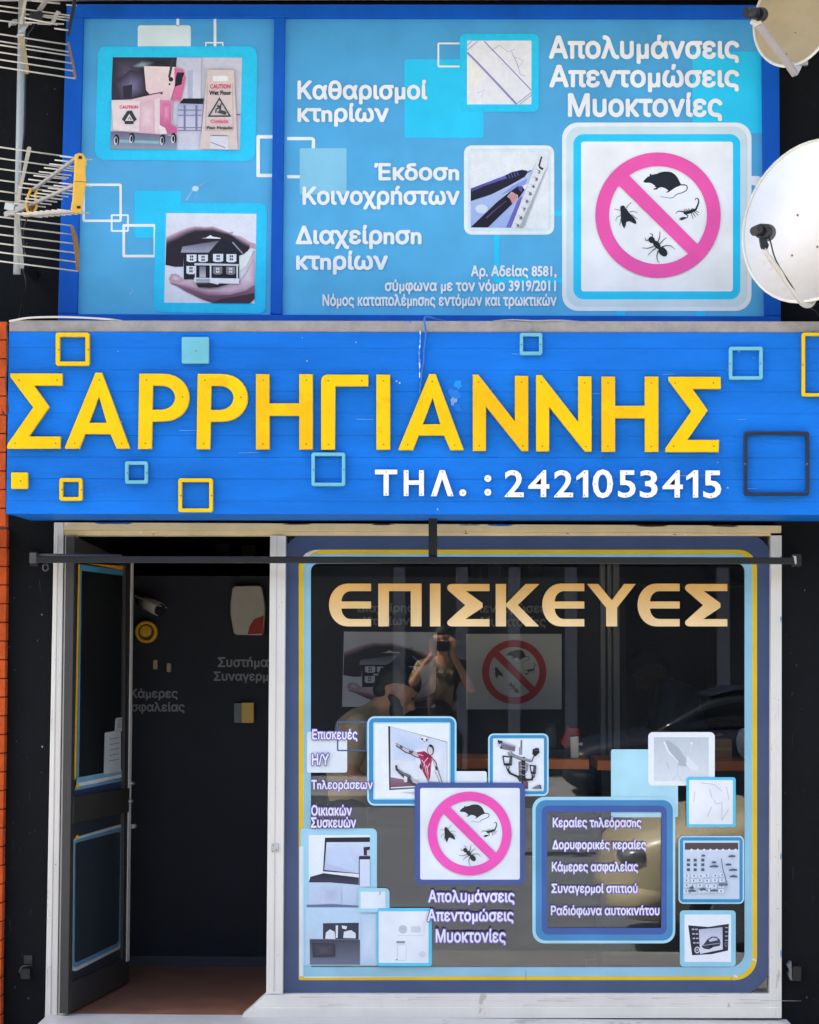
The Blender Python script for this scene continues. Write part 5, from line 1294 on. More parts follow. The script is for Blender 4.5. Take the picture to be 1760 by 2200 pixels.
obj('jug', tube_me([(cx - .085, .55, ctz1 + .036), (cx - .085, .55, ctz1 + .07), (cx - .085, .55, ctz1 + .12), (cx - .085, .55, ctz1 + .15)], .035, 14, r1=.028), mat('smoked_jug', (70, 70, 72), 0.08), rm)
bxo = thing('cardboard_box', (onc(1555, .6), .6, ctz2), 'brown cardboard box on the right counter beside the dish sticker', 'box')
a, b = PY(1528, 1640, .5), PY(1573, 1588, .5)
obj('carton', box_me(a.x - .06, b.x, .5, .7, ctz2, b.z, .003), mat('cardboard', (176, 130, 84), 0.8, var=0.15), bxo)
obj('tape', box_me(a.x - .06, b.x - .002, .498, .5, (ctz2 + b.z)/2 - .008, (ctz2 + b.z)/2 + .008), mat('tape', (196, 150, 100), 0.4), bxo)
obj('open_flap', bar_me((a.x + .0, .6, b.z + .004), (b.x - .03, .6, b.z + .02), .12, .003), mat('cardboard', (176, 130, 84)), bxo)
pk = thing('white_packet', (onc(1602, .52), .52, ctz2), 'crumpled white packet at the right end of the counter', 'packet')
me = bpy.data.meshes.new('p'); bm = bmesh.new(); bmesh.ops.create_icosphere(bm, subdivisions=3, radius=.05)
for v in bm.verts: v.co = Vector((v.co.x*.9, v.co.y*.8, v.co.z*1.5))*random.uniform(.86, 1.1)
bm.to_mesh(me); bm.free(); me.transform(Matrix.Translation((onc(1603, .52), .52, ctz2 + .075))); obj('bag', me, mat('white_bag', (216, 214, 220), 0.5), pk)

# ------------------------------------------------------------------ people
def blob(parts, voxel=0.012, smooth=6):
    """One continuous body: tapered limbs and balls fused by a voxel remesh."""
    bm = bmesh.new()
    for p0, r0, p1, r1 in parts:
        p0, p1 = Vector(p0), Vector(p1); n = max(2, int((p1 - p0).length/(min(r0, r1)*.5)) + 1)
        for i in range(n + 1):
            t = i/n; r = r0 + (r1 - r0)*t
            bmesh.ops.create_icosphere(bm, subdivisions=2, radius=r, matrix=Matrix.Translation(p0.lerp(p1, t)))
    me = bpy.data.meshes.new('b'); bm.to_mesh(me); bm.free()
    o = bpy.data.objects.new('tmp', me); COL.objects.link(o)
    rmod = o.modifiers.new('r', 'REMESH'); rmod.mode = 'VOXEL'; rmod.voxel_size = voxel
    s = o.modifiers.new('s', 'SMOOTH'); s.iterations = smooth; s.factor = .5
    out = bpy.data.meshes.new_from_object(o.evaluated_get(bpy.context.evaluated_depsgraph_get()))
    bpy.data.objects.remove(o); bpy.data.meshes.remove(me)
    out.polygons.foreach_set('use_smooth', [True]*len(out.polygons))
    return out
M_SKIN = mat('skin', (206, 150, 118), 0.5, var=0.06); M_HAIR = mat('dark_hair', (24, 20, 18), 0.6)
M_TROUSER = mat('dark_trousers', (46, 48, 56), 0.8)
def hand_parts(w, d, side, r=.011, curl=.5):
    """Palm, four fingers and a thumb; w wrist, d direction of the fingers, side towards the thumb."""
    w, d, side = Vector(w), Vector(d).normalized(), Vector(side).normalized(); n = d.cross(side).normalized()
    out = [(w, .024, w + d*.05, .026), (w + d*.05 + side*.018, .02, w + d*.08 + side*.02, .018), (w + d*.05 - side*.018, .02, w + d*.08 - side*.02, .017)]
    for k, ln in zip((.030, .010, -.010, -.030), (.068, .078, .072, .058)):
        a = w + d*.085 + side*k; b = a + d*ln*.5 + n*ln*.15*curl; e = b + d*ln*.4 + n*ln*.45*curl
        out += [(a, r*.92, b, r*.85), (b, r*.85, e, r*.7)]
    a = w + d*.03 + side*.03; b = a + side*.03 + d*.03; out += [(a, r*1.15, b, r), (b, r, b + d*.03 + side*.004, r*.8)]
    return out
def person(label, J, shirt, group=None, face=Vector((1, 0, -.4)), hand_d=None, trousers=None, sleeve=.5, beard=False):
    """J: joint positions. Body is one skin-coloured mesh, clothes and hair are its children."""
    J = {k: Vector(v) for k, v in J.items()}
    f = face.normalized(); up = (J['head'] - J['neck']).normalized(); up = (up - f*up.dot(f)).normalized(); sd = f.cross(up)
    hc = J['head']
    P = [(J['neck'], .055, hc - up*.04, .056), (hc - f*.015 + up*.02, .088, hc + f*.02 + up*.02, .084), (hc + f*.03 - up*.06, .055, hc + f*.055 - up*.085, .038),
         (hc + f*.095 - up*.015, .014, hc + f*.112 - up*.035, .017), (hc + f*.088 - up*.058, .016, hc + f*.09 - up*.066, .016), (hc + f*.08 + up*.02, .018, hc + f*.083 + up*.02, .018)]
    for s in (-1, 1): P += [(hc + sd*s*.083 - f*.01, .018, hc + sd*s*.088 - f*.018 - up*.03, .014)]
    tor = [(J['hip'], .135, J['waist'], .125), (J['waist'], .125, J['chest'], .145), (J['chest'], .13, J['neck'] - up*.02, .065),
           (J['shL'], .06, J['chest'], .12), (J['shR'], .06, J['chest'], .12), (J['shL'], .062, J['neck'] - up*.03, .05), (J['shR'], .062, J['neck'] - up*.03, .05)]
    arms = []; sl = []
    for s in 'LR':
        arms += [(J['sh' + s], .052, J['el' + s], .04), (J['el' + s], .041, J['wr' + s], .028)]
        d = (J['wr' + s] - J['el' + s]); arms += hand_parts(J['wr' + s], hand_d if hand_d is not None else d, sd if s == 'L' else -sd)
        sl += [(J['sh' + s], .066, J['sh' + s].lerp(J['el' + s], sleeve*2 if sleeve < .5 else 1), .056)]
        if sleeve > .5: sl += [(J['el' + s], .056, J['el' + s].lerp(J['wr' + s], .85), .042)]
    legs = []; tr = []
    for s in 'LR':
        legs += [(J['hp' + s], .085, J['kn' + s], .055), (J['kn' + s], .055, J['an' + s], .038), (J['an' + s], .04, J['an' + s] + Vector((f.x, f.y, 0)).normalized()*.14 - Vector((0, 0, .04)), .034)]
        tr += [(J['hp' + s], .1, J['kn' + s], .072), (J['kn' + s], .072, J['an' + s], .06)]
    body = obj('person', blob(P + tor + arms + legs, .010), M_SKIN, None, label, 'person', group)
    big = [(a, r + .014, b, q + .014) for a, r, b, q in tor[:2]] + [(J['chest'], .144, J['chest'].lerp(J['neck'], .55), .095)] + [(a, r + .012, b, q + .012) for a, r, b, q in tor[3:5]] + [(J['shL'], .07, J['neck'].lerp(J['shL'], .35) - up*.02, .06), (J['shR'], .07, J['neck'].lerp(J['shR'], .35) - up*.02, .06)]
    obj('shirt', blob(big + sl, .012), shirt, body)
    obj('trousers', blob(tr + [(J['hip'], .15, J['hip'] + Vector((0, 0, .08)), .145), (J['hip'], .12, J['hpL'], .1), (J['hip'], .12, J['hpR'], .1)], .014), trousers or M_TROUSER, body)
    hair = [(hc - f*.035 + up*.04, .092, hc + f*.02 + up*.055, .080), (hc - f*.055 - up*.02, .066, hc - f*.03 + up*.04, .085)]
    obj('hair', blob(hair, .009, 3), M_HAIR, body)
    if beard: obj('beard', blob([(hc + f*.034 - up*.068, .054, hc + f*.058 - up*.092, .038), (hc + f*.03 - up*.05 + sd*.05, .026, hc + f*.0 + sd*.068 - up*.04, .018), (hc + f*.03 - up*.05 - sd*.05, .026, hc + f*.0 - sd*.068 - up*.04, .018)], .008, 3), M_HAIR, body)
    eyes = [tube_me([hc + f*.088 + sd*s*.032 + up*.004, hc + f*.094 + sd*s*.032 + up*.004], .009, 8) for s in (-1, 1)]
    obj('eyes', join_me(eyes), M_HAIR, body)
    return body
# man bending forward inside, light brown shirt
Y1 = 0.78
def q(u, v, y): return PY(u, v, y)
hip = q(742, 1725, Y1 + .05)
person('man in a light brown T-shirt bending forward behind the shop window', dict(
    head=q(853, 1484, Y1), neck=q(812, 1522, Y1), chest=q(782, 1585, Y1), waist=q(757, 1660, Y1 + .02), hip=hip,
    shL=q(785, 1555, Y1 + .19), shR=q(770, 1560, Y1 - .17), elL=q(850, 1640, Y1 + .2), elR=q(752, 1668, Y1 - .24), wrL=q(935, 1655, Y1 + .12), wrR=q(850, 1700, Y1 - .2),
    hpL=hip + Vector((.02, .1, -.06)), hpR=hip + Vector((.02, -.1, -.06)), knL=(hip.x + .06, Y1 + .14, .50), knR=(hip.x + .06, Y1 - .06, .50), anL=(hip.x, Y1 + .14, .09), anR=(hip.x - .02, Y1 - .06, .09)),
    mat('khaki_shirt', (196, 172, 132), 0.85, var=0.12), face=Vector((.86, -.14, -.5)), sleeve=.33, beard=True)
# person in blue deeper in the room at the right
Y2 = 2.3; hip = q(1512, 1680, Y2)
person('person in a blue T-shirt leaning over in the dark back of the shop', dict(
    head=q(1398, 1442, Y2), neck=q(1424, 1468, Y2), chest=q(1448, 1520, Y2), waist=q(1478, 1600, Y2), hip=hip,
    shL=q(1438, 1488, Y2 - .17), shR=q(1440, 1488, Y2 + .17), elL=q(1420, 1590, Y2 - .2), elR=q(1400, 1570, Y2 + .2), wrL=q(1330, 1600, Y2 - .15), wrR=q(1320, 1600, Y2 + .15),
    hpL=hip + Vector((0, -.1, -.06)), hpR=hip + Vector((0, .1, -.06)), knL=(hip.x - .06, Y2 - .1, .5), knR=(hip.x - .06, Y2 + .1, .5), anL=(hip.x, Y2 - .1, .09), anR=(hip.x + .05, Y2 + .1, .09)),
    mat('blue_shirt', (20, 110, 150), 0.85), face=Vector((-.8, -.2, -.55)), sleeve=.33)
# the photographer, seen only mirrored in the window
Yp = CAMY - .34; gz = -0.14; hx = 0.0
person('photographer in a pale shirt holding a camera to the face, mirrored in the window', dict(
    head=(.0, Yp, CAM.z + .03), neck=(.0, Yp - .02, CAM.z - .13), chest=(.0, Yp - .05, CAM.z - .36), waist=(.0, Yp - .05, CAM.z - .62), hip=(.0, Yp - .05, CAM.z - .82),
    shL=(-.19, Yp - .05, CAM.z - .22), shR=(.19, Yp - .05, CAM.z - .22), elL=(-.27, Yp + .10, CAM.z - .36), elR=(.26, Yp + .08, CAM.z - .42), wrL=(-.09, Yp + .17, CAM.z - .1), wrR=(.09, Yp + .17, CAM.z - .1),
    hpL=(-.1, Yp - .05, CAM.z - .88), hpR=(.1, Yp - .05, CAM.z - .88), knL=(-.11, Yp - .02, gz + .42), knR=(.11, Yp - .02, gz + .42), anL=(-.12, Yp - .06, gz + .09), anR=(.12, Yp - .06, gz + .09)),
    mat('pale_shirt', (158, 140, 112), 0.9, var=0.5, vscale=9, rgb2=(54, 48, 44), thr=0.52, tscale=4), face=Vector((0, 1, -.02)), hand_d=Vector((.0, .25, 1)), sleeve=.4)
ph = thing('photo_camera', (0, Yp + .2, CAM.z - .06), 'black photo camera in the mirrored photographer\'s hands', 'camera')
obj('camera_body', box_me(-.065, .065, Yp + .175, Yp + .235, CAM.z - .075, CAM.z + .015, .008), M_BLACKMETAL, ph)
obj('lens_barrel', tube_me([(0, Yp + .235, CAM.z - .03), (0, Yp + .295, CAM.z - .03)], .034, 16), M_BLACKMETAL, ph)

# ------------------------------------------------------------------ across the street (mirrored in the glass)
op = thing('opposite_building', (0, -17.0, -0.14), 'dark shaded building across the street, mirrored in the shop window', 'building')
obj('wall', box_me(-22, 22, -24, -17.0, -0.14, 6.2), mat('opposite_dark', (44, 46, 50), 0.8), op)  # facade shade put into the dark colour, as the sun grazes this wall
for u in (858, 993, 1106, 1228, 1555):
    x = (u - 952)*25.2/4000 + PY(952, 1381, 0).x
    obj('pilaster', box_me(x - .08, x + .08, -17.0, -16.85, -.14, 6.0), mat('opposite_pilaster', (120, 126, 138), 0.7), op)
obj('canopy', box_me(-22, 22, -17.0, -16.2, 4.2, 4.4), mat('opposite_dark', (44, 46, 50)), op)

# ------------------------------------------------------------------ parked cars
def car(label, x0, ynear, heading, m, road=-0.28, near=1, bright=True):
    """Small parked hatchback, nose at x0, body lofted from cross sections. heading +1: the body runs towards +x."""
    yc = ynear - near*0.84
    t = thing('parked_car', (x0 + heading*2.0, yc, road), label, 'car')
    X = lambda s: x0 + heading*s
    def loft(st, e1, e2, NA=28):
        V = []; F = []
        for s, w, z0, z1 in st:
            for k in range(NA):
                a = math.tau*k/NA; c_, s_ = math.cos(a), math.sin(a)
                V.append((X(s), yc + w*math.copysign(abs(c_)**e1, c_), road + (z0 + z1)/2 + (z1 - z0)/2*math.copysign(abs(s_)**e2, s_)))
        for i in range(len(st) - 1):
            for k in range(NA): F.append((i*NA + k, i*NA + (k + 1) % NA, (i + 1)*NA + (k + 1) % NA, (i + 1)*NA + k))
        F.append(tuple(range(NA))); F.append(tuple((len(st) - 1)*NA + k for k in range(NA)))
        return mesh_of(V, F, True)
    obj('body', loft([(0.0, .52, .34, .56), (.03, .62, .26, .66), (.12, .72, .21, .74), (.3, .79, .2, .81), (.6, .83, .2, .87), (1.0, .84, .2, .92), (1.6, .84, .2, .95), (2.6, .84, .2, .96), (3.3, .83, .2, .98), (3.7, .8, .22, .98), (3.9, .74, .26, .92), (3.97, .64, .34, .8)], .32, .45), m, t)
    obj('windows', loft([(.95, .70, .84, .92), (1.2, .70, .84, 1.08), (1.6, .67, .84, 1.32), (1.9, .65, .84, 1.40), (2.6, .64, .84, 1.42), (3.2, .63, .84, 1.36), (3.6, .60, .84, 1.12), (3.8, .58, .84, .98)], .4, .5), mat('car_glass', (26, 30, 34), 0.06), t)
    obj('roof', loft([(1.62, .60, 1.30, 1.34), (1.9, .61, 1.37, 1.43), (2.6, .61, 1.39, 1.45), (3.15, .58, 1.34, 1.39)], .4, .6), m, t)
    for s in (.72, 3.2):
        for q_ in (-1, 1):
            y = yc + q_*.84
            w = thing('wheel', (X(s), y, road), None, None); attach(w, t)
            obj('tyre', tube_me([(X(s), y - q_*.20, road + .29), (X(s), y - q_*.02, road + .29), (X(s), y + q_*.012, road + .29)], .29, 24, r1=.27), mat('tyre_rubber', (26, 26, 26), .8), w)
            obj('rim', tube_me([(X(s), y, road + .29), (X(s), y + q_*.02, road + .29)], .185, 18, r1=.15), mat('wheel_cover', (150, 152, 156), .35, .5), w)
    for q_ in (-1, 1):
        me = bpy.data.meshes.new('h'); bm = bmesh.new(); bmesh.ops.create_uvsphere(bm, u_segments=16, v_segments=10, radius=1.0)
        bm.to_mesh(me); bm.free(); me.transform(Matrix.Translation((X(.16), yc + q_*.58, road + .62)) @ Matrix.Diagonal((.14, .17, .085, 1)))
        me.polygons.foreach_set('use_smooth', [True]*len(me.polygons))
        obj('headlight', me, mat('headlight_glass', (150, 156, 160), .08, .6) if bright else mat('dull_headlight', (50, 56, 66), .4), t)
        obj('mirror', bevelled(box_me(X(1.22) - .05, X(1.22) + .05, yc + q_*.86 - .07, yc + q_*.86 + .07, road + .92, road + 1.03), .02), m, t)
    obj('bumper', loft([(-.03, .55, .30, .44), (.02, .70, .27, .46), (.12, .79, .25, .46), (.3, .83, .25, .44)], .3, .5), m, t)
    return t
car('pale beige car parked in front of the shop, mirrored in the lower window', 1.06, -3.0, 1, mat('beige_car_paint', (214, 204, 172), .3, coat=.4, var=.03))
car('dark blue car parked across the street, mirrored in the window', 1.5, -13.2, 1, mat('blue_car_paint', (20, 28, 46), .55, spec=.2, var=.03), bright=False)

# ------------------------------------------------------------------ satellite dishes
M_DISH = mat('dish_white_enamel', (222, 219, 212), 0.36, 0.65, var=0.1, vscale=5, rgb2=(204, 198, 186), thr=0.62, tscale=3.5)
M_DISH2 = mat('dish_shaded_enamel', (206, 190, 156), 0.45, 0.45, var=0.12, vscale=6)  # shade under the balcony slab put into the enamel as beige
M_RIM = mat('dish_rim', (232, 228, 214), 0.4)
def dish(label, cpx, Yc, maj, mnr, mdir, ndir, m, depth):
    c0 = PY(cpx[0], cpx[1], Yc)
    e1 = PY(cpx[0] + mdir[0]*maj, cpx[1] + mdir[1]*maj, Yc) - c0
    e2 = PY(cpx[0] + ndir[0]*mnr, cpx[1] + ndir[1]*mnr, Yc) - c0
    e2 = e2 + Vector((0, math.sqrt(max(e1.length**2 - e2.length**2, 0)), 0))
    n = e1.cross(e2).normalized()
    if n.y > 0: n = -n
    dpl = Plane(c0, n)
    NR, NA = 10, 48
    rimp = [dpl.P(cpx[0] + mdir[0]*maj*math.cos(a) + ndir[0]*mnr*math.sin(a), cpx[1] + mdir[1]*maj*math.cos(a) + ndir[1]*mnr*math.sin(a)) for a in [math.tau*k/NA for k in range(NA)]]
    c = sum(rimp, Vector())/NA
    t = thing('satellite_dish', (c.x, 0.0, (c - Vector((0, 0, e1.length))).z), label, 'dish', 'satellite dishes on the right wall')
    def bowl(shift, flip):
        V = [c - n*(depth + shift)]; F = []
        for i in range(1, NR + 1):
            r = i/NR
            for k in range(NA): V.append(c + (rimp[k] - c)*r - n*(depth*(1 - r*r) + shift))
        for k in range(NA): F.append((0, 1 + k, 1 + (k + 1) % NA))
        for i in range(NR - 1):
            for k in range(NA):
                a = 1 + i*NA + k; b = 1 + i*NA + (k + 1) % NA
                F.append((a, a + NA, b + NA, b))
        return mesh_of(V, F, True)
    obj('reflector', join_me([bowl(0, False), bowl(0.006, True)]), m, t)
    obj('rim', tube_me(rimp + [rimp[0]], 0.0065, 8, cap=False), M_RIM, t)
    return t, c, e1, e2, n
M_LNB = mat('lnb_black', (30, 28, 30), 0.4)
# lower, bright dish
t, c, e1, e2, n = dish('bright white satellite dish overlapping the pest sign panel at the right', (1747.6, 473.8), -0.48, 183, 141, (0.4636, -0.886), (-0.886, -0.4636), M_DISH, 0.07)
a0, a1 = PY(1733, 652, -0.66), PY(1641, 536, -0.88)
obj('feed_arm', tube_me(spline([PY(1751, 642, -0.52), PY(1742, 655, -0.58), PY(1728, 655, -0.64), PY(1714, 640, -0.70), PY(1680, 590, -0.79), a1], 6), 0.0105, 10), mat('arm_white', (214, 210, 198), 0.4), t)
obj('feed_clip', slab_px([(1633, 510), (1646, 512), (1653, 526), (1650, 534), (1646, 528), (1641, 536), (1636, 528)], front(-.885), .03, 0, .002), M_LNB, t)
lb = obj('feed_head', tube_me([PY(1620, 497, -.92), PY(1628, 494, -.90), PY(1634, 495, -.885)], 0.019, 14, r1=.024), M_LNB, t)
obj('feed_horn', tube_me([PY(1634, 496, -.885), PY(1644, 498, -.855), PY(1650, 500, -.83)], 0.03, 16, r1=.036), M_LNB, t)
for (u, v) in ((1714, 462), (1702, 549), (1662, 560), (1756, 530)):
    r_ = ray(u, v); tt = (c - CAM).dot(n)/r_.dot(n); p = CAM + r_*tt
    for _ in range(3):
        rad = ((p - c).length/e1.length); p = CAM + r_*((c - n*(0.07*(1 - rad*rad)) - CAM).dot(n)/r_.dot(n))
    place('bolt', screw_mesh(0.005, 0.004), p + n*.001, t)
obj('wall_arm', tube_me([c - n*.08, c - n*.2, Vector((c.x + .12, 0.05, c.z))], 0.02, 10), M_STEEL, t)
obj('arm_bracket', box_me(c.x + .06, c.x + .18, 0.03, 0.055, c.z - .09, c.z + .09, .004), M_STEEL, t)
obj('coax_cable', tube_me(spline([PY(1650, 502, -.86), PY(1656, 520, -.86), PY(1668, 560, -.82), PY(1700, 612, -.76), PY(1730, 655, -.62), PY(1752, 668, -.5), PY(1768, 690, -.3)], 5), .003, 6), M_LNB, t)
# upper dish, beige for its shade
t, c, e1, e2, n = dish('shaded beige satellite dish cut off by the upper right corner', (1706.2, 36.4), -0.42, 109.3, 81, (0.385, -0.923), (-0.923, -0.385), M_DISH2, 0.035)
obj('feed_arm', bar_me(PY(1709, 158, -0.52), PY(1630, 53, -0.74), 0.03, 0.018, bev=.003), mat('arm_grey', (176, 168, 168), 0.45), t)
obj('feed_clip', slab_px([(1613, 45), (1618, 38), (1626, 36), (1631, 22), (1637, 25), (1636, 38), (1637, 50), (1625, 54)], front(-.75), .03, 0, .003), mat('clip_white', (226, 218, 200), 0.4), t)
obj('feed_head', tube_me([PY(1603, 27, -.80), PY(1612, 27, -.79), PY(1624, 29, -.77)], 0.022, 14, r1=.026), M_LNB, t)
obj('feed_horn', tube_me([PY(1628, 30, -.76), PY(1637, 31, -.73)], 0.028, 14, r1=.03), M_LNB, t)
obj('arm_clamp', slab_px([(1692, 140), (1706, 133), (1724, 141), (1717, 156), (1706, 160)], front(-.50), .04, 0, .003), M_STEEL, t)
for (u, v) in ((1709, 70), (1737, 64), (1690, 116), (1721, 115)): place('bolt', screw_mesh(0.004, 0.003), PY(u, v, c.y - .012), t)
obj('wall_arm', tube_me([c - n*.04, c - n*.15, Vector((c.x + .1, 0.05, c.z))], 0.018, 10), M_STEEL, t)
obj('arm_bracket', box_me(c.x + .05, c.x + .15, 0.03, 0.055, c.z - .07, c.z + .07, .004), M_STEEL, t)

# ------------------------------------------------------------------ aerials on their mast
mb, mt = PY(36.5, 589, -0.30), PY(49, -60, -0.30)
mast = thing('aerial_mast', mb, 'grey steel mast on the black wall carrying both aerials', 'mast')
obj('pipe', tube_me([mb, mb.lerp(mt, .5), mt], 0.0165, 16), mat('mast_grey', (176, 184, 184), 0.5, 0.2, var=0.12, vscale=8), mast)
for k in (.05, .8):
    p = mb.lerp(mt, k); obj('wall_bracket', bar_me(p + Vector((0, .015, 0)), Vector((p.x, 0.05, p.z)), 0.03, 0.03), M_BLACKMETAL, mast)
bdir = Vector((.5, -.866, 0)); 
def aplane(t, u=40, v=450, Y=-0.36):
    return Plane(PY(u, v, Y) + bdir*t, bdir)
def rod(pl, a, b, parent, r=0.0034, m=None, name='element'):
    return obj(name, tube_me([pl.P(*a), pl.P(*b)], r, 6), m or M_ROD, parent)
z5 = zt(0, 300, 0.1577)
an = thing('tv_aerial', PY(40, 450, -0.36), 'lower television aerial with yellow end plate and three booms', 'aerial', 'television aerials on the mast')
# corner reflector rods; the two halves lean forward away from the mast
for i, (y0, xe, ye) in enumerate(((95, 1015, 243), (245, 1020, 400), (395, 935, 522), (548, 865, 668), (695, 835, 815), (845, 440, 880))):
    (ax, ay), (bx, by) = z5([(-520, y0 - 66), (xe, ye)])
    rod(aplane(.13 - .021*i), (ax, ay), (bx, by), an)
for i, (y0, xe, ye) in enumerate(((1050, 970, 1170), (1170, 985, 1292), (1290, 1000, 1415), (1412, 1015, 1540), (1530, 1030, 1665), (1650, 1062, 1792))):
    (ax, ay), (bx, by) = z5([(-520, y0 - 62), (xe, ye)])
    rod(aplane(.02 + .021*i), (ax, ay), (bx, by), an)
obj('reflector_strip', slab_px(z5([(375, 100), (400, 90), (428, 108), (425, 135), (305, 640), (265, 880), (225, 880), (240, 760), (290, 520)]), aplane(.09), .006, 0, .001), M_CREAMSTRIP, an)
obj('reflector_strip', slab_px(z5([(195, 1000), (250, 990), (280, 1200), (330, 1720), (325, 1752), (270, 1750), (275, 1650), (235, 1300)]), aplane(.10), .006, 0, .001), mat('grey_strip', (170, 166, 156), .5, var=.2, vscale=20), an)
obj('end_strip', slab_px(z5([(965, 1165), (998, 1163), (1060, 1330), (1085, 1530), (1086, 1700), (1076, 1800), (1045, 1800), (1030, 1640), (1003, 1400)]), aplane(.07), .008, .002, .001), M_BROWNSTRIP, an)
# booms and directors
FT = .40
def boom(p0, p1, t0, t1, n, half, name='boom'):
    (a, b) = z5([p0, p1])
    A, B = aplane(t0).P(*a), aplane(t1).P(*b)
    obj(name, bar_me(A, B, 0.013, 0.013, bev=.001), mat('boom_grey', (168, 166, 162), .4, .3, var=.12), an)
    for k in range(n):
        s = (k + .35)/n; c_ = z5([(lerp(p0[0], p1[0], s), lerp(p0[1], p1[1], s))])[0]
        h = half*0.1577; t_ = lerp(t0, t1, s)
        rod(aplane(t_), (c_[0] - h, c_[1] - h*.118), (c_[0] + h, c_[1] + h*.118), an, .003, name='director')
boom((440, 690), (1085, 215), .10, FT, 9, 222); boom((380, 905), (1075, 590), .08, FT, 9, 216); boom((330, 1035), (1050, 972), .06, FT, 9, 216)
obj('boom_tail', bar_me(aplane(-.04).P(*z5([(75, 1030)])[0]), aplane(.09).P(*z5([(400, 880)])[0]), .02, .026, bev=.002), mat('boom_grey', (168, 166, 162)), an)
for _m in ([bar_me(aplane(-.02).P(*z5([(80, 905)])[0]), aplane(.02).P(*z5([(210, 925)])[0]), .02, .03, bev=.002), bar_me(aplane(.0).P(*z5([(200, 860)])[0]), aplane(.0).P(*z5([(215, 1010)])[0]), .012, .05, up=(1, 0, 0))]): obj('clamp', _m, M_STEEL, an)
obj('end_plate', slab_px(z5([(1030, 195), (1080, 178), (1140, 190), (1180, 280), (1168, 420), (1176, 560), (1163, 700), (1145, 830), (1118, 985), (1085, 998), (1000, 985), (975, 940), (1000, 800), (1012, 600), (1026, 400)]), aplane(FT + .005), .016, .008, .004), M_PLASTICYELLOW, an)
for a, b, c_, d in ((1072, 222, 1118, 262), (1048, 902, 1098, 938)):
    obj('plate_slot', slab_px(z5(rect(a, b, c_, d)), aplane(FT + .005), .002, .0092), M_BLACKMETAL, an)
obj('plate_seam', slab_px(z5([(1010, 562), (1176, 572), (1176, 580), (1010, 570)]), aplane(FT + .005), .002, .009), M_BROWNSTRIP, an)
for off_, pts in ((0, [(425, 665), (395, 740), (360, 850), (365, 930), (400, 1040)]), (.06, [(500, 690), (480, 760), (490, 860), (495, 920), (470, 980)])):
    pl_ = aplane(.11); obj('boom_holder', tube_me(spline([pl_.P(*w) + bdir*off_*0 for w in z5(pts)], 4), .006, 8), M_PLASTICYELLOW, an)
obj('feed_box', slab_px(z5([(420, 860), (490, 850), (490, 975), (425, 980)]), aplane(.10), .02, 0, .002), M_BROWNSTRIP, an)

# upper aerial
z4 = zt(0, 0, 0.1577)
a2 = thing('tv_aerial', PY(46, 75, -0.36), 'upper television aerial cut off by the top left corner', 'aerial', 'television aerials on the mast')
up_ = lambda t: aplane(t, 46, 75)
for i, (y0, xe, ye) in enumerate(((460, 918, 606), (560, 935, 705), (610, 948, 757), (710, 972, 859), (810, 992, 963), (910, 1020, 1068))):
    (ax, ay), (bx, by) = z4([(-520, y0 - 78), (xe, ye)]); rod(up_(.02 + .021*i), (ax, ay), (bx, by), a2)
for i, (x0, y0, xe, ye) in enumerate(((-520, 5, 965, 212), (-520, 75, 420, 202), (-520, 215, 430, 330), (430, 8, 818, 47), (905, 66, 1040, 73), (590, 205, 955, 241), (575, 224, 952, 280), (340, 302, 870, 326), (740, 385, 928, 412), (330, 240, 780, 335))):
    (ax, ay), (bx, by) = z4([(x0, y0), (xe, ye)]); rod(up_(.05 + .012*i), (ax, ay), (bx, by), a2)
obj('reflector_strip', slab_px(z4([(255, 440), (320, 450), (350, 640), (400, 985), (385, 1005), (345, 1000), (310, 760), (270, 560)]), up_(.10), .006, 0, .001), mat('brown_strip', (168, 150, 112), .6, var=.25, vscale=22), a2)
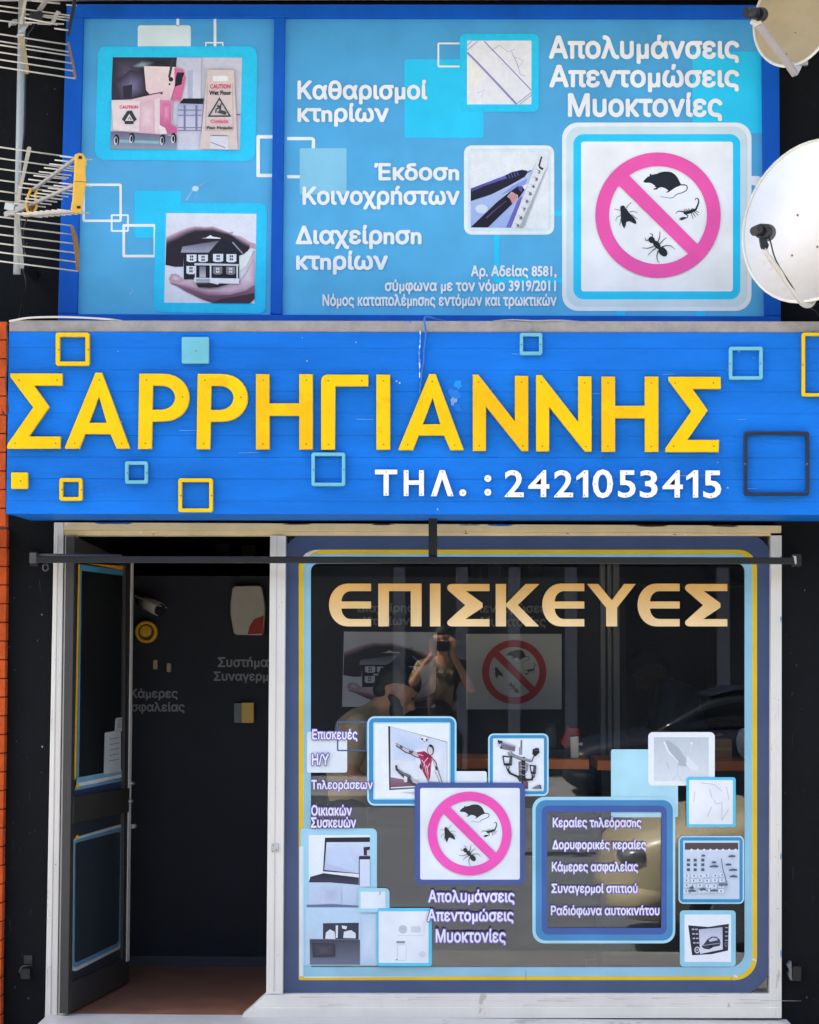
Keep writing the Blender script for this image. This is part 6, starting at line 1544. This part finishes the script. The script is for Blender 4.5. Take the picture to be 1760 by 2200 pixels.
obj('reflector_strip', slab_px(z4([(345, -120), (395, -120), (365, 20), (305, 325), (268, 318), (300, 160)]), up_(.10), .006, .004, .001), M_CREAMSTRIP, a2)
obj('end_strip', slab_px(z4([(920, 565), (945, 580), (1000, 820), (1045, 1055), (1040, 1075), (1010, 1060), (985, 900), (950, 720)]), up_(.08), .008, .002, .001), M_BROWNSTRIP, a2)
obj('end_strip', slab_px(z4([(1005, -80), (1050, -80), (1035, 80), (975, 360), (945, 490), (920, 490), (935, 350), (985, 90)]), up_(.14), .008, .002, .001), M_BLACKMETAL, a2)
obj('boom', bar_me(up_(.12).P(*z4([(530, 145)])[0]), up_(.34).P(*z4([(690, -90)])[0]), .016, .016, bev=.001), mat('boom_grey', (168, 166, 162)), a2)
obj('junction_box', slab_px(z4(rrect(425, 150, 580, 275, 18, 3)), up_(.14), .03, 0, .003), M_BLACKMETAL, a2)
obj('feed_bar', slab_px(z4([(510, 285), (700, 290), (745, 180), (775, 140), (835, 165), (790, 210), (745, 325), (690, 335), (515, 325)]), up_(.15), .008, 0, .001), mat('feed_grey', (176, 172, 160), .5, var=.2, vscale=22), a2)
for _m in ([slab_px(z4([(140, 290), (180, 260), (240, 258), (240, 320), (180, 320), (145, 355)]), up_(.02), .03, 0, .002), slab_px(z4([(260, 400), (385, 320), (390, 345), (330, 430), (265, 440)]), up_(.06), .02, 0, .002), slab_px(z4([(245, 455), (330, 460), (330, 485), (245, 482)]), up_(.11), .02, 0, .001)]): obj('clamp', _m, M_STEEL, a2)

# coax leads of the aerials
obj('coax_lead', tube_me(spline([aplane(.08).P(*z5([(455, 975)])[0]), PY(58, 470, -.40), PY(50, 500, -.37), PY(52, 540, -.34), PY(49, 575, -.33), PY(56, 610, -.30), PY(48, 650, -.10), PY(40, 690, .0)], 6), .0032, 6), M_LNB, an)
obj('coax_lead', tube_me(spline([up_(.13).P(*z4([(500, 265)])[0]), PY(70, 60, -.40), PY(58, 82, -.36), PY(56, 130, -.335), PY(54, 200, -.33), PY(53, 270, -.33), PY(48, 330, -.335), PY(46, 420, -.33), PY(44, 520, -.33)], 6), .0032, 6), M_LNB, a2)
